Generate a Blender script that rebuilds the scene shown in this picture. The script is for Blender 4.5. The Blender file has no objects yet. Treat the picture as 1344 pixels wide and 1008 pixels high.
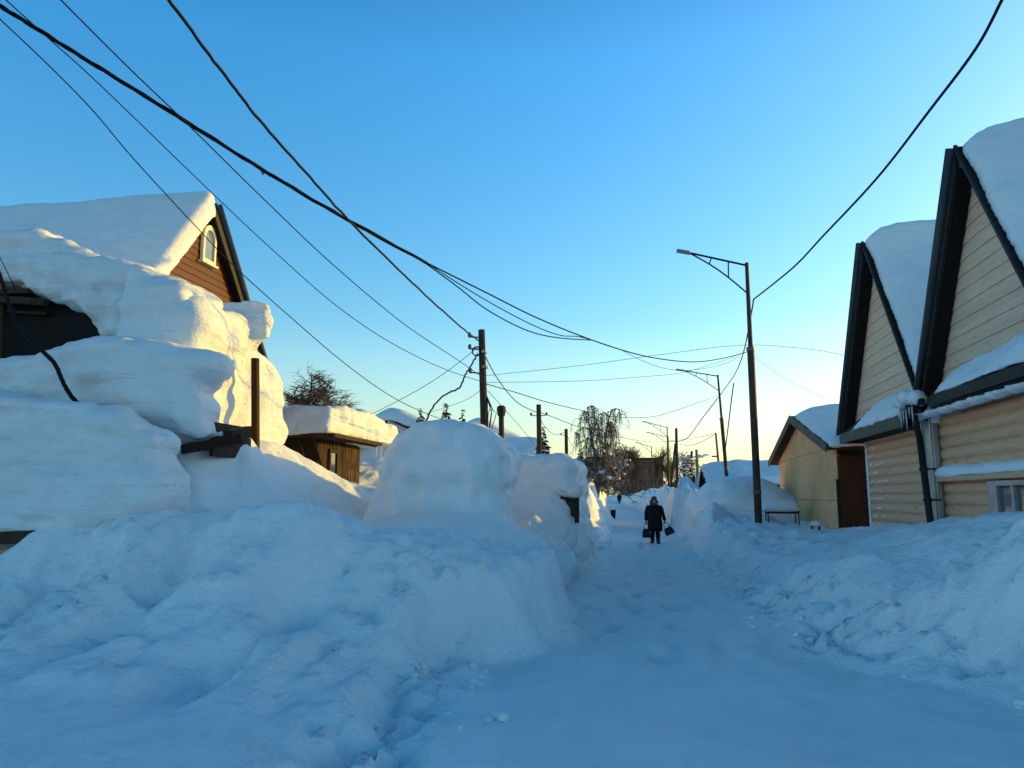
import bpy, math, random
import numpy as np
from mathutils import Vector, Matrix
random.seed(7)
PI = math.pi
S = bpy.context.scene
COL = S.collection

# ------------------------------------------------------------------ camera model (world: +Y down the street, X right, Z up)
F, CX, CY, HY, EYE = 1010.0, 672.0, 504.0, 652.0, 1.75
YAW = math.radians(10); PIT = math.atan((HY - CY) / F)
def ray(px, py):
    u = (px - CX) / F; v = (CY - py) / F
    f = math.cos(PIT) - v * math.sin(PIT); z = math.sin(PIT) + v * math.cos(PIT)
    return (u*math.cos(YAW) - f*math.sin(YAW), u*math.sin(YAW) + f*math.cos(YAW), z)
def at(px, py, Y):
    r = ray(px, py); t = Y / r[1]; return Vector((r[0]*t, Y, EYE + r[2]*t))
def atX(px, py, X):
    r = ray(px, py); t = X / r[0]; return Vector((X, r[1]*t, EYE + r[2]*t))
def atZ(px, py, Z):
    r = ray(px, py); t = (Z - EYE) / r[2]; return Vector((r[0]*t, r[1]*t, Z))

# ------------------------------------------------------------------ numpy noise
def _hash(ix, iy, iz, s):
    h = (ix.astype(np.int64)*374761393 + iy.astype(np.int64)*668265263 + iz.astype(np.int64)*2147483647 + s*974634777) & 0xffffffff
    h = ((h ^ (h >> 13)) * 1274126177) & 0xffffffff
    h = h ^ (h >> 16)
    return (h & 0xffff) / 32767.5 - 1.0
def vnoise(x, y, z, s=0):
    x, y, z = np.broadcast_arrays(np.asarray(x, float), np.asarray(y, float), np.asarray(z, float))
    fx, fy, fz = np.floor(x), np.floor(y), np.floor(z)
    tx, ty, tz = x-fx, y-fy, z-fz
    tx = tx*tx*tx*(tx*(tx*6-15)+10); ty = ty*ty*ty*(ty*(ty*6-15)+10); tz = tz*tz*tz*(tz*(tz*6-15)+10)
    r = 0
    for a in (0, 1):
        wx = tx if a else 1-tx
        for b in (0, 1):
            wy = ty if b else 1-ty
            for c in (0, 1):
                wz = tz if c else 1-tz
                r = r + wx*wy*wz*_hash(fx+a, fy+b, fz+c, s)
    return r
def fbm(x, y, z, octs=4, s=0, gain=.5):
    r, a = 0, 1.0
    for i in range(octs):
        k = 2.03**i
        r = r + a*vnoise(x*k, y*k, z*k, s+i*17); a *= gain
    return r
def sstep(a, b, x):
    t = np.clip((x-a)/(b-a), 0, 1); return t*t*(3-2*t)

# ------------------------------------------------------------------ object helpers
ROOT = {}
def tag(o, label=None, cat=None, group=None, kind=None):
    if label: o['label'] = label
    if cat: o['category'] = cat
    if group: o['group'] = group
    if kind: o['kind'] = kind
    return o
def thing(name, label, cat, loc, group=None):
    o = bpy.data.objects.new(name, None); COL.objects.link(o); o.empty_display_size = .2
    o.location = loc; ROOT[o] = Vector(loc); return tag(o, label, cat, group)
def link_mesh(name, verts, faces, mat, parent=None, origin=None, smooth=True):
    """verts in world space; stored relative to the parent's root (or to origin)"""
    if parent is not None: base = ROOT[parent]
    else: base = Vector(origin) if origin is not None else Vector((0, 0, 0))
    me = bpy.data.meshes.new(name)
    V = np.asarray(verts, float).reshape(-1, 3) - np.array(base)
    me.from_pydata(V.tolist(), [], faces)
    me.validate(); me.update()
    if smooth: me.polygons.foreach_set('use_smooth', [True]*len(me.polygons))
    if mat: me.materials.append(mat)
    o = bpy.data.objects.new(name, me); COL.objects.link(o)
    if parent is not None: o.parent = parent
    else: o.location = base
    ROOT[o] = base
    return o
class MB:
    def __init__(s): s.v = []; s.f = []
    def add(s, vs, fs):
        n = len(s.v); s.v += [tuple(v) for v in vs]; s.f += [tuple(i+n for i in f) for f in fs]
    def box(s, c, d, rot=None):
        vs = [Vector((x*d[0]/2, y*d[1]/2, z*d[2]/2)) for x in (-1, 1) for y in (-1, 1) for z in (-1, 1)]
        if rot is not None: vs = [rot @ v for v in vs]
        s.add([Vector(c)+v for v in vs], [(0,1,3,2),(4,6,7,5),(0,4,5,1),(2,3,7,6),(0,2,6,4),(1,5,7,3)])
    def bar(s, a, b, w, h, up=(0,0,1)):
        a, b = Vector(a), Vector(b); d = b-a
        x = d.normalized(); y = Vector(up).cross(x)
        if y.length < 1e-4: y = Vector((0,1,0)).cross(x)
        y.normalize(); z = x.cross(y)
        R = Matrix((x, y, z)).transposed()
        s.box((a+b)/2, (d.length, w, h), R)
    def tube(s, pts, rad, n=8, cap=True):
        pts = [Vector(p) for p in pts]; m = len(pts)
        rs = rad if isinstance(rad, (list, tuple)) else [rad]*m
        vs = []; side = None
        for i, p in enumerate(pts):
            t = (pts[min(i+1, m-1)] - pts[max(i-1, 0)])
            if t.length < 1e-9: t = Vector((0,0,1))
            t.normalize()
            if side is None:
                side = t.cross(Vector((0,0,1)) if abs(t.z) < .9 else Vector((1,0,0)))
            side = side - t*side.dot(t)
            if side.length < 1e-6: side = t.orthogonal()
            side.normalize(); o = t.cross(side)
            for k in range(n):
                a = 2*PI*k/n
                vs.append(p + (side*math.cos(a) + o*math.sin(a))*rs[i])
        fs = []
        for i in range(m-1):
            for k in range(n):
                k2 = (k+1) % n
                fs.append((i*n+k, i*n+k2, (i+1)*n+k2, (i+1)*n+k))
        if cap: fs += [tuple(range(n-1, -1, -1)), tuple(range((m-1)*n, m*n))]
        s.add(vs, fs)
    def prism(s, poly, a0, a1, axis='x'):
        """poly of 2-D points extruded along axis: x -> poly is (y,z); y -> (x,z); z -> (x,y)"""
        n = len(poly)
        def P(p, a): return {'x': (a, p[0], p[1]), 'y': (p[0], a, p[1]), 'z': (p[0], p[1], a)}[axis]
        vs = [P(p, a0) for p in poly] + [P(p, a1) for p in poly]
        fs = [tuple(range(n-1, -1, -1)), tuple(range(n, 2*n))]
        fs += [(i, (i+1) % n, n+(i+1) % n, n+i) for i in range(n)]
        s.add(vs, fs)
    def blob(s, c, r, seed=0, n=8, m=5, amp=.2):
        rng = random.Random(seed); vs = [(c[0], c[1], c[2]-r[2])]
        for i in range(1, m):
            ph = PI*i/m - PI/2
            for k in range(n):
                a = 2*PI*k/n; q = 1+rng.uniform(-amp, amp)
                vs.append((c[0]+r[0]*q*math.cos(ph)*math.cos(a), c[1]+r[1]*q*math.cos(ph)*math.sin(a), c[2]+r[2]*q*math.sin(ph)))
        vs.append((c[0], c[1], c[2]+r[2])); L = len(vs)-1; fs = []
        for k in range(n): fs.append((0, 1+(k+1) % n, 1+k)); fs.append((L, L-n+k, L-n+(k+1) % n))
        for i in range(m-2):
            for k in range(n):
                b = 1+i*n; fs.append((b+k, b+(k+1) % n, b+n+(k+1) % n, b+n+k))
        s.add(vs, fs)
    def build(s, name, mat, parent=None, origin=None, smooth=False, bevel=0, xf=None):
        v = s.v if xf is None else [xf(p) for p in s.v]
        o = link_mesh(name, v, s.f, mat, parent, origin, smooth)
        if bevel:
            b = o.modifiers.new('bevel', 'BEVEL'); b.width = bevel; b.segments = 2; b.limit_method = 'ANGLE'
        return o
def fix_normals(o):
    import bmesh
    bm = bmesh.new(); bm.from_mesh(o.data); bmesh.ops.recalc_face_normals(bm, faces=bm.faces); bm.to_mesh(o.data); bm.free(); return o

# ------------------------------------------------------------------ materials
class NT:
    def __init__(s, name):
        s.m = bpy.data.materials.new(name); s.m.use_nodes = True; s.t = s.m.node_tree; s.n = s.t.nodes; s.l = s.t.links
        s.b = s.n['Principled BSDF']; s.tc = s.n.new('ShaderNodeNewGeometry')
    def pos(s, scale=(1,1,1), rot=(0,0,0), obj=False):
        m = s.n.new('ShaderNodeMapping'); m.inputs['Scale'].default_value = scale; m.inputs['Rotation'].default_value = rot
        if obj:
            t = s.n.new('ShaderNodeTexCoord'); s.l.new(t.outputs['Object'], m.inputs[0])
        else: s.l.new(s.tc.outputs['Position'], m.inputs[0])
        return m.outputs[0]
    def noise(s, vec, scale, detail=4, rough=.55, dist=0):
        n = s.n.new('ShaderNodeTexNoise'); n.inputs['Scale'].default_value = scale; n.inputs['Detail'].default_value = detail
        n.inputs['Roughness'].default_value = rough; n.inputs['Distortion'].default_value = dist; s.l.new(vec, n.inputs['Vector']); return n.outputs['Fac']
    def voro(s, vec, scale, feature='F1'):
        n = s.n.new('ShaderNodeTexVoronoi'); n.inputs['Scale'].default_value = scale; n.feature = feature; s.l.new(vec, n.inputs['Vector']); return n.outputs['Distance']
    def ramp(s, fac, stops):
        r = s.n.new('ShaderNodeValToRGB'); e = r.color_ramp.elements
        while len(e) < len(stops): e.new(.5)
        for k, (p, c) in enumerate(stops):
            e[k].position = p; e[k].color = (c[0], c[1], c[2], 1) if hasattr(c, '__len__') else (c, c, c, 1)
        s.l.new(fac, r.inputs[0]); return r.outputs[0]
    def mix(s, fac, a, b, mode='MIX'):
        m = s.n.new('ShaderNodeMix'); m.data_type = 'RGBA'; m.blend_type = mode
        for sock, v in ((m.inputs[0], fac), (m.inputs[6], a), (m.inputs[7], b)):
            if isinstance(v, (int, float)): sock.default_value = v
            elif isinstance(v, tuple): sock.default_value = (v[0], v[1], v[2], 1)
            else: s.l.new(v, sock)
        return m.outputs[2]
    def math(s, op, a, b=0.0):
        m = s.n.new('ShaderNodeMath'); m.operation = op
        for sock, v in ((m.inputs[0], a), (m.inputs[1], b)):
            if isinstance(v, (int, float)): sock.default_value = v
            else: s.l.new(v, sock)
        return m.outputs[0]
    def base(s, c):
        if isinstance(c, tuple): s.b.inputs['Base Color'].default_value = (c[0], c[1], c[2], 1)
        else: s.l.new(c, s.b.inputs['Base Color'])
    def bump(s, h, strength=.5, dist=.02, prev=None):
        b = s.n.new('ShaderNodeBump'); b.inputs['Strength'].default_value = strength; b.inputs['Distance'].default_value = dist
        s.l.new(h, b.inputs['Height'])
        if prev is not None: s.l.new(prev, b.inputs['Normal'])
        s.l.new(b.outputs[0], s.b.inputs['Normal']); return b.outputs[0]
    def set(s, rough=.7, metal=0, spec=.5):
        s.b.inputs['Roughness'].default_value = rough; s.b.inputs['Metallic'].default_value = metal
        s.b.inputs['Specular IOR Level'].default_value = spec; return s.m

def snow_mat(name, strata=0.0, chunk=.5, fine=.5, col=(.81,.815,.83)):
    t = NT(name)
    p = t.pos()
    h1 = t.noise(p, 2.2, 5, .6)
    h2 = t.noise(p, 22, 4, .65)
    h3 = t.noise(p, 90, 2, .6)
    n = t.bump(h1, chunk, .12)
    if strata:
        ps = t.pos((.5, .5, 7.0), (.03, -.04, 0))
        hs = t.noise(ps, .75, 6, .62, .8)
        n = t.bump(hs, strata, .10, n)
    n = t.bump(h2, fine, .018, n)
    n = t.bump(h3, fine*.7, .006, n)
    d = t.noise(p, 1.1, 5, .65)
    t.base(t.mix(t.ramp(d, [(.35, 0.0), (.7, 1.0)]), tuple(c*.93 for c in col), col))
    return t.set(.62, 0, .25)
M = {}
M['snow'] = snow_mat('snow_fresh', .15, .5, .6)
M['snow_bank'] = snow_mat('snow_shovelled', .25, .75, .8)
M['snow_layer'] = snow_mat('snow_layered', .6, .6, 1.0)
M['snow_path'] = snow_mat('snow_trodden', 0, .5, 1.0, (.78,.785,.80))
def plain(name, c, rough=.7, metal=0, var=.35, scale=12, bump=.2, stretch=(1,1,1), spec=.18):
    t = NT(name); p = t.pos(stretch)
    n = t.noise(p, scale, 5, .6)
    t.base(t.mix(t.ramp(n, [(.3, 0.0), (.7, 1.0)]), tuple(x*(1-var) for x in c), tuple(min(1, x*(1+var*.5)) for x in c)))
    t.bump(n, bump, .01)
    return t.set(rough, metal, spec)
def log_mat(name, c, dark, rows=.2):
    t = NT(name); g = t.noise(t.pos((6, 1.0, 14)), 3, 6, .65, .5)
    big = t.noise(t.pos((1, .5, 1)), .9, 3)
    # every board has its own tone
    row = t.n.new('ShaderNodeTexWhiteNoise'); row.noise_dimensions = '1D'
    sx = t.n.new('ShaderNodeSeparateXYZ'); t.l.new(t.tc.outputs['Position'], sx.inputs[0])
    t.l.new(t.math('FLOOR', t.math('DIVIDE', sx.outputs[2], rows)), row.inputs['W'])
    col = t.mix(t.ramp(g, [(.3, 0.0), (.72, 1.0)]), tuple(x*.72 for x in c), tuple(min(1, x*1.12) for x in c))
    col = t.mix(t.math('MULTIPLY', row.outputs[0], .22), col, dark)
    col = t.mix(t.math('MULTIPLY', t.ramp(big, [(.4, 0.0), (.7, 1.0)]), .25), col, tuple(x*.65 for x in c))
    k = t.voro(t.pos((1, 1.1, 3.2)), 1.15)
    col = t.mix(t.ramp(k, [(.05, .9), (.12, 0.0)]), col, dark)
    t.base(col); t.bump(g, .35, .01); return t.set(.62, 0, .3)
M['log'] = log_mat('tan_log_siding', (.84,.445,.25), (.40,.20,.105), .2)
M['siding'] = log_mat('beige_lap_siding', (.82,.55,.385), (.42,.27,.18), .24)
M['brown_log'] = log_mat('brown_stained_boards', (.095,.016,.006), (.03,.007,.003), .16)
M['trim'] = plain('dark_metal_trim', (.017,.018,.018), .62, 0, .3, 6, .1)
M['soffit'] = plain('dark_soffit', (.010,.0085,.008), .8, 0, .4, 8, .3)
M['fascia'] = plain('olive_grey_fascia', (.11,.10,.075), .7, 0, .25, 5, .1)
M['flash'] = plain('zinc_flashing', (.36,.36,.37), .38, .6, .25, 5, .15)
M['gutter'] = plain('grey_gutter', (.05,.056,.062), .45, 0, .3, 4, .1)
M['green'] = plain('green_sheet_metal', (.012,.028,.024), .42, 0, .3, 4, .1)
M['dark_wood'] = plain('weathered_dark_boards', (.055,.032,.02), .85, 0, .6, 4, .6, (8,8,.8))
M['gold_wood'] = plain('ochre_weathered_boards', (.085,.045,.018), .8, 0, .85, 3.0, .6, (7,7,.6))
M['post_wood'] = plain('brown_post', (.035,.014,.007), .8, 0, .4, 5, .4, (6,6,.7))
M['pole_wood'] = plain('utility_pole_wood', (.06,.042,.032), .9, 0, .5, 6, .7, (6,6,.5))
M['rust'] = plain('rusty_lamp_pole', (.065,.04,.032), .7, 0, .55, 5, .3, (1,1,.6))
M['cable'] = plain('black_cable', (.006,.0065,.008), .8, 0, .3, 20, .3)
M['frost_cable'] = plain('frosted_cable', (.35,.38,.42), .8, 0, .8, 2.2, .3)
M['iron'] = plain('grey_iron', (.11,.12,.13), .5, .3, .3, 8, .2)
def sun_streaked():
    t = NT('sun_streaked_old_boards'); n = t.noise(t.pos((7, 7, .45)), 2.2, 5, .65); q = t.noise(t.pos((.6, .6, 2.2)), 1.3, 3)
    f = t.math('MULTIPLY', t.ramp(n, [(.48, 0.0), (.64, 1.0)]), t.ramp(q, [(.38, .15), (.6, 1.0)]))
    t.base(t.mix(f, (.018,.010,.006), (.16,.072,.022))); t.bump(n, .6, .02); return t.set(.85, 0, .2)  # golden streaks put low sunlight into the colour of dark boards
M['gold_wood'] = sun_streaked()
M['brown_door'] = plain('brown_sheet', (.062,.022,.010), .55, 0, .25, 3, .12)
M['cream'] = plain('cream_frame', (.74,.66,.50), .5, 0, .15, 6, .1)
M['coat'] = plain('black_coat', (.010,.010,.013), .9, 0, .4, 30, .4)
M['skin'] = plain('skin', (.40,.24,.18), .6, 0, .1, 20, .05)
M['scarf'] = plain('grey_knit', (.06,.062,.07), .9, 0, .5, 40, .5)
M['bag'] = plain('dark_bag', (.012,.014,.022), .55, 0, .3, 20, .2)
M['bark'] = plain('dark_bark', (.075,.052,.038), .9, 0, .5, 9, .6)
M['birch'] = plain('birch_bark', (.20,.16,.125), .85, 0, .6, 7, .4, (1,1,2))
M['twig'] = plain('bare_twigs', (.12,.068,.042), .9, 0, .4, 4, .1)
def frosty():
    t = NT('frosted_twigs'); n = t.noise(t.pos(), 2.6, 4, .7)
    t.base(t.mix(t.ramp(n, [(.48, 0.0), (.66, .8)]), (.12,.066,.038), (.62,.58,.54))); return t.set(.9, 0, .1)
M['frost_twig'] = frosty()
M['needle'] = plain('spruce_needles', (.028,.040,.026), .9, 0, .5, 6, .3)
M['brick'] = plain('brown_block_wall', (.17,.085,.058), .9, 0, .3, 1.5, .2)
M['grey_wall'] = plain('grey_far_wall', (.30,.26,.21), .9, 0, .3, 1.0, .2)
M['red_metal'] = plain('red_painted_tube', (.16,.035,.025), .6, 0, .4, 9, .2)
M['lamp'] = plain('lamp_housing', (.20,.22,.25), .45, .2, .15, 9, .1)
M['bin'] = plain('black_bin', (.012,.012,.016), .6, 0, .3, 9, .1)
def ice():
    t = NT('icicle_ice'); t.base((.85,.92,1)); t.b.inputs['Transmission Weight'].default_value = .6; t.b.inputs['IOR'].default_value = 1.31
    t.bump(t.noise(t.pos(), 30, 2), .3, .01); return t.set(.15)
M['ice'] = ice()
def glass(name, c):
    t = NT(name); n = t.noise(t.pos((1,1,1)), 1.6, 3)
    t.base(t.mix(n, tuple(x*.5 for x in c), tuple(x*1.4 for x in c))); return t.set(.06, 0, .9)
M['glass'] = glass('window_glass', (.03,.05,.055)); M['glass_sky'] = glass('pale_window_glass', (.16,.20,.23))
def plywood():
    t = NT('plywood_sheet'); p = t.pos((1, .6, 3)); g = t.noise(p, 4, 6, .6, 1.2)
    col = t.mix(t.ramp(g, [(.3, 0.0), (.7, 1.0)]), (.68,.34,.15), (.88,.46,.22))
    b = t.noise(t.pos((1,.5,.5)), 1.1, 3)
    col = t.mix(t.math('MULTIPLY', t.ramp(b, [(.4, 0.0), (.65, 1.0)]), .5), col, (.46,.24,.10))
    s = t.noise(t.pos((1, 3.0, .55)), 1.5, 7, .72, .4)     # frost streaks stuck to the sheets
    f = t.ramp(s, [(.60, 0.0), (.70, .75)])
    col = t.mix(f, col, (.72,.73,.74))
    t.base(col); t.bump(s, .3, .02); return t.set(.75, 0, .3)
M['ply'] = plywood()

# ------------------------------------------------------------------ implicit snow: signed distances on a grid + surface nets
class Grid:
    def __init__(s, lo, hi, h):
        s.lo = np.array(lo, float); s.h = h
        n = np.ceil((np.array(hi)-s.lo)/h).astype(int)+1; s.n = n
        s.X = (s.lo[0]+h*np.arange(n[0]))[:, None, None]; s.Y = (s.lo[1]+h*np.arange(n[1]))[None, :, None]; s.Z = (s.lo[2]+h*np.arange(n[2]))[None, None, :]
def poly_sd(u, v, pts):
    pts = [tuple(p) for p in pts]; n = len(pts)
    u, v = np.broadcast_arrays(u, v)
    d = np.full(u.shape, 1e9); sg = np.ones(u.shape)
    for i in range(n):
        a = pts[i]; b = pts[i-1]
        ex, ey = b[0]-a[0], b[1]-a[1]; wx, wy = u-a[0], v-a[1]
        t = np.clip((wx*ex+wy*ey)/max(ex*ex+ey*ey, 1e-12), 0, 1)
        d = np.minimum(d, (wx-ex*t)**2+(wy-ey*t)**2)
        c1 = v >= a[1]; c2 = v < b[1]; c3 = ex*wy > ey*wx
        sg = np.where((c1 & c2 & c3) | (~c1 & ~c2 & ~c3), -sg, sg)
    return sg*np.sqrt(d)
def ext(d2, w, a0, a1, r):
    d2 = d2+r; w = np.abs(w-(a0+a1)/2)-abs(a1-a0)/2+r
    d2, w = np.broadcast_arrays(d2, w)
    return np.minimum(np.maximum(d2, w), 0)+np.sqrt(np.maximum(d2, 0)**2+np.maximum(w, 0)**2)-r
def ell(g, c, r):
    k = np.sqrt(((g.X-c[0])/r[0])**2+((g.Y-c[1])/r[1])**2+((g.Z-c[2])/r[2])**2)
    return (k-1)*min(r)
def smin(a, b, k):
    h = np.clip(.5+.5*(b-a)/k, 0, 1); return b*(1-h)+a*h-k*h*(1-h)
def nets(Fv, lo, h):
    Fv = Fv.copy()
    Fv[0], Fv[-1] = np.maximum(Fv[0], .01), np.maximum(Fv[-1], .01)
    Fv[:, 0], Fv[:, -1] = np.maximum(Fv[:, 0], .01), np.maximum(Fv[:, -1], .01)
    Fv[:, :, 0], Fv[:, :, -1] = np.maximum(Fv[:, :, 0], .01), np.maximum(Fv[:, :, -1], .01)
    I = Fv < 0; c = [(a, b, d) for a in (0, 1) for b in (0, 1) for d in (0, 1)]
    sl = lambda A, o: A[o[0]:A.shape[0]-1+o[0], o[1]:A.shape[1]-1+o[1], o[2]:A.shape[2]-1+o[2]]
    cnt = sum(sl(I, o).astype(np.int8) for o in c)
    act = (cnt > 0) & (cnt < 8); idx = -np.ones(act.shape, int); cells = np.argwhere(act); idx[act] = np.arange(len(cells))
    vals = {o: sl(Fv, o)[act] for o in c}
    acc = np.zeros((len(cells), 3)); num = np.zeros(len(cells))
    for a in c:
        for ax in range(3):
            if a[ax] == 0:
                b = list(a); b[ax] = 1; b = tuple(b)
                va, vb = vals[a], vals[b]; m = (va < 0) != (vb < 0)
                t = np.where(m, va/np.where(m, va-vb, 1), 0)
                p = np.array(a, float)[None, :].repeat(len(cells), 0); p[:, ax] += t
                acc += p*m[:, None]; num += m
    V = (cells+acc/num[:, None])*h+np.array(lo)
    faces = []
    for ax in range(3):
        o = [0, 0, 0]; o[ax] = 1
        A = I[:I.shape[0]-o[0], :I.shape[1]-o[1], :I.shape[2]-o[2]]; B = I[o[0]:, o[1]:, o[2]:]
        E = np.argwhere(A != B); ins = A[tuple(E.T)]
        u, v = (ax+1) % 3, (ax+2) % 3
        q = []
        for du, dv in ((1, 1), (0, 1), (0, 0), (1, 0)):
            e = E.copy(); e[:, u] -= du; e[:, v] -= dv; q.append(idx[tuple(e.T)])
        q = np.stack(q, 1); q[~ins] = q[~ins][:, ::-1]; faces.append(q)
    return V, np.concatenate(faces)
def vnormals(V, Q):
    n = np.cross(V[Q[:, 2]]-V[Q[:, 0]], V[Q[:, 3]]-V[Q[:, 1]]); N = np.zeros_like(V)
    for k in range(4): np.add.at(N, Q[:, k], n)
    return N/np.maximum(np.linalg.norm(N, axis=1, keepdims=True), 1e-9)
def snow_mesh(name, Fv, g, mat, parent=None, origin=None, big=.10, mid=.04, strata=0.0, seed=1, relax=2, crag=0.0):
    V, Q = nets(Fv, g.lo, g.h)
    for _ in range(relax):                                   # Laplacian relaxing of the net
        A = np.zeros_like(V); n = np.zeros(len(V))
        for a, b in ((0, 1), (1, 2), (2, 3), (3, 0)):
            np.add.at(A, Q[:, a], V[Q[:, b]]); np.add.at(A, Q[:, b], V[Q[:, a]]); np.add.at(n, Q[:, a], 1); np.add.at(n, Q[:, b], 1)
        V = V*.5+.5*A/n[:, None]
    N = vnormals(V, Q); x, y, z = V.T
    d = big*fbm(x*.75, y*.75, z*.9, 3, seed)+mid*fbm(x*3.1, y*3.1, z*3.6, 3, seed+5)
    if strata:
        zz = z+.12*x*.3+.15*fbm(x*.5, y*.5, z*.3, 2, seed+9)
        d = d+strata*(fbm(x*.45, y*.45, zz*4.5, 4, seed+11)*(1-np.abs(N[:, 2])))-(1.0 if strata else .3)*.05*np.maximum(fbm(x*1.9, y*1.9, z*2.6, 3, seed+13)-.35, 0)
    if crag: d = d-crag*np.abs(fbm(x*1.5, y*1.5, z*1.1, 4, seed+21))*np.clip(1.15-np.abs(N[:, 2]), 0, 1)+crag*.3
    V = V+N*d[:, None]
    return link_mesh(name, V, Q.tolist(), mat, parent, origin)
def trace(pts, Y): return [(p.x, p.z) for p in (at(a, b, Y) for a, b in pts)]
def traceX(pts, X): return [(p.y, p.z) for p in (atX(a, b, X) for a, b in pts)]

# ------------------------------------------------------------------ terrain
TL = np.array([(-30,-2.2),(2,-1.2),(5,-1.05),(6.5,-1.2),(7.6,-1.6),(8.4,-1.75),(9.1,-1.12),(10,-1.0),(11,-1.1),(12.4,-1.25),(14.5,-1.55),(16,-1.9),(19,-2.1),(22,-1.95),(29,-1.5),(40,-2.0),(65,-3.0),(110,-5.5),(200,-11),(420,-30)], float)
TR = np.array([(-30,2.6),(2,4.8),(4,4.6),(6,4.1),(7.5,3.1),(8.6,2.2),(9.7,1.5),(12,1.25),(16,1.2),(24,1.35),(31,1.5),(40,1.2),(65,.3),(110,-2),(200,-7),(420,-26)], float)
def toeL(y): return np.interp(y, TL[:, 0], TL[:, 1])
def toeR(y): return np.interp(y, TR[:, 0], TR[:, 1])
CP = [ # control heights of the snow beside the path (x, y, z)
 (-2,4.5,.10),(-4,4.2,.13),(-6.5,4,.2),(-9,4,.35),(-12,3,.8),(-2.2,6.2,.18),(-4,6.0,.2),(-6,6.0,.28),(-8,6.5,.5),(-2.2,7.2,.30),(-3.2,7.2,.38),(-5,7.2,.42),(-6.8,7.2,.5),
 (-2.2,8.1,.62),(-3.1,8.1,.9),(-4.2,8.1,1.05),(-5.6,8.1,.98),(-7.3,8.1,.86),
 (-8.4,9,.94),(-7.0,8.8,1.30),(-6.1,8.8,1.48),(-5.3,8.9,1.46),(-4.45,9,1.63),(-3.9,9,1.52),(-3.4,9,1.40),(-2.6,9,1.14),(-2.0,9.2,.98),(-1.55,9.5,.9),(-1.3,9.6,.86),
 (-9.6,10,1.15),(-7.59,8.8,1.22),(-7.5,9.6,1.6),(-6.35,9.8,1.72),(-5.2,10.2,1.15),(-4.4,10.6,1.05),(-3.2,11,1.05),(-2.3,11.4,1.05),(-1.6,11.3,.92),(-1.35,11.5,.86),(-1.5,10.3,.9),
 (-6.52,10.15,2.22),(-6.9,10.1,2.25),(-6.5,10.6,2.45),(-6.25,11.3,2.5),(-6.46,11.8,2.66),(-6.2,10.5,1.95),(-6.06,11.6,2.14),(-6.54,14,2.5),(-6.74,16,2.19),(-7.5,18.5,2.05),(-5.7,12.5,1.66),(-5.84,11,1.57),(-5.1,13,1.5),(-7.4,11.2,2.3),(-8.4,10.4,1.9),
 (-2.1,13,1.08),(-1.6,13,.85),(-3.5,12.3,1.15),(-4.9,12,1.05),(-6.7,13.0,2.65),(-7.4,13,2.8),
 (-5.6,15,1.85),(-4.9,14.8,1.35),(-7.2,17.5,2.0),(-7.95,19.5,2.2),(-8,21,2.1),(-7.0,24.5,2.75),(-8.3,26.5,3.1),(-6.0,17,1.5),(-5,18,1.4),(-4,17,1.2),(-2.6,15.2,.7),(-3.0,16.5,.85),(-9.5,17,2.3),(-11,19,2.2),
 (-2.5,18,.9),(-2.4,21,.85),(-3.4,23,1.3),(-2.3,25,.9),(-3.2,27,1.3),(-2.2,30,.8),(-4,31,1.9),(-6,25,2.0),(-8,28,2.3),(-3.5,38,1.5),(-6,45,2.6),(-5,60,2.2),(-8,80,2.3),(-20,30,2.5),(-25,60,2.5),(-20,10,1.5),
 (2.4,8.4,.45),(2.75,8.8,.86),(3.2,8.6,1.08),(3.65,8.5,1.24),(4.7,9.3,1.5),(3,7.2,.28),(4.2,7.2,.5),(5,7.5,.8),(4.2,5.5,.25),(6,6,.6),(6,9,1.55),(4.8,11.4,1.5),(3.7,12,1.08),(2.63,11,.82),(3.1,10.2,.72),
 (4.9,14.7,1.28),(3.7,14,.95),(2.5,14,.55),(1.9,16,.5),(4.9,17.5,1.15),(4.9,19.7,1.02),(3.6,17.5,.85),(2.4,18,.62),(4.4,21.6,.82),(3.3,21,.86),(3.03,23,.95),(2.1,22,.85),(1.8,25,.95),(4.4,25,.95),
 (2.4,27,1.15),(3.6,29,1.35),(2.4,33,1.5),(4.4,34,1.7),(3.2,40,1.9),(2.0,40,1.6),(4.2,45,2.3),(7,45,2.2),(2.2,55,1.9),(5,60,2.4),(1.8,75,2.3),(8,90,2.3),(12,30,1.4),(14,12,1.5),(14,2,1.2),(0,110,2.2),(-16,110,2.3),(14,140,2.2),(-25,150,2.3)]
CP = np.array(CP, float)
_K = lambda dx, dy: np.sqrt(dx*dx+dy*dy+.25)
_A = _K(CP[:, 0][:, None]-CP[:, 0][None], CP[:, 1][:, None]-CP[:, 1][None])
_n = len(CP); _B = np.ones((_n+1, _n+1)); _B[:_n, :_n] = _A; _B[_n, _n] = 0
_W = np.linalg.solve(_B, np.append(CP[:, 2], 0))
def plateau(x, y):
    r = np.full(x.shape, _W[_n])
    for i in range(_n): r = r+_W[i]*_K(x-CP[i, 0], y-CP[i, 1])
    far = sstep(40, 130, np.hypot(x, y*.6))
    return np.clip(r, 0, 3.4)*(1-far)+far*2.2
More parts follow.
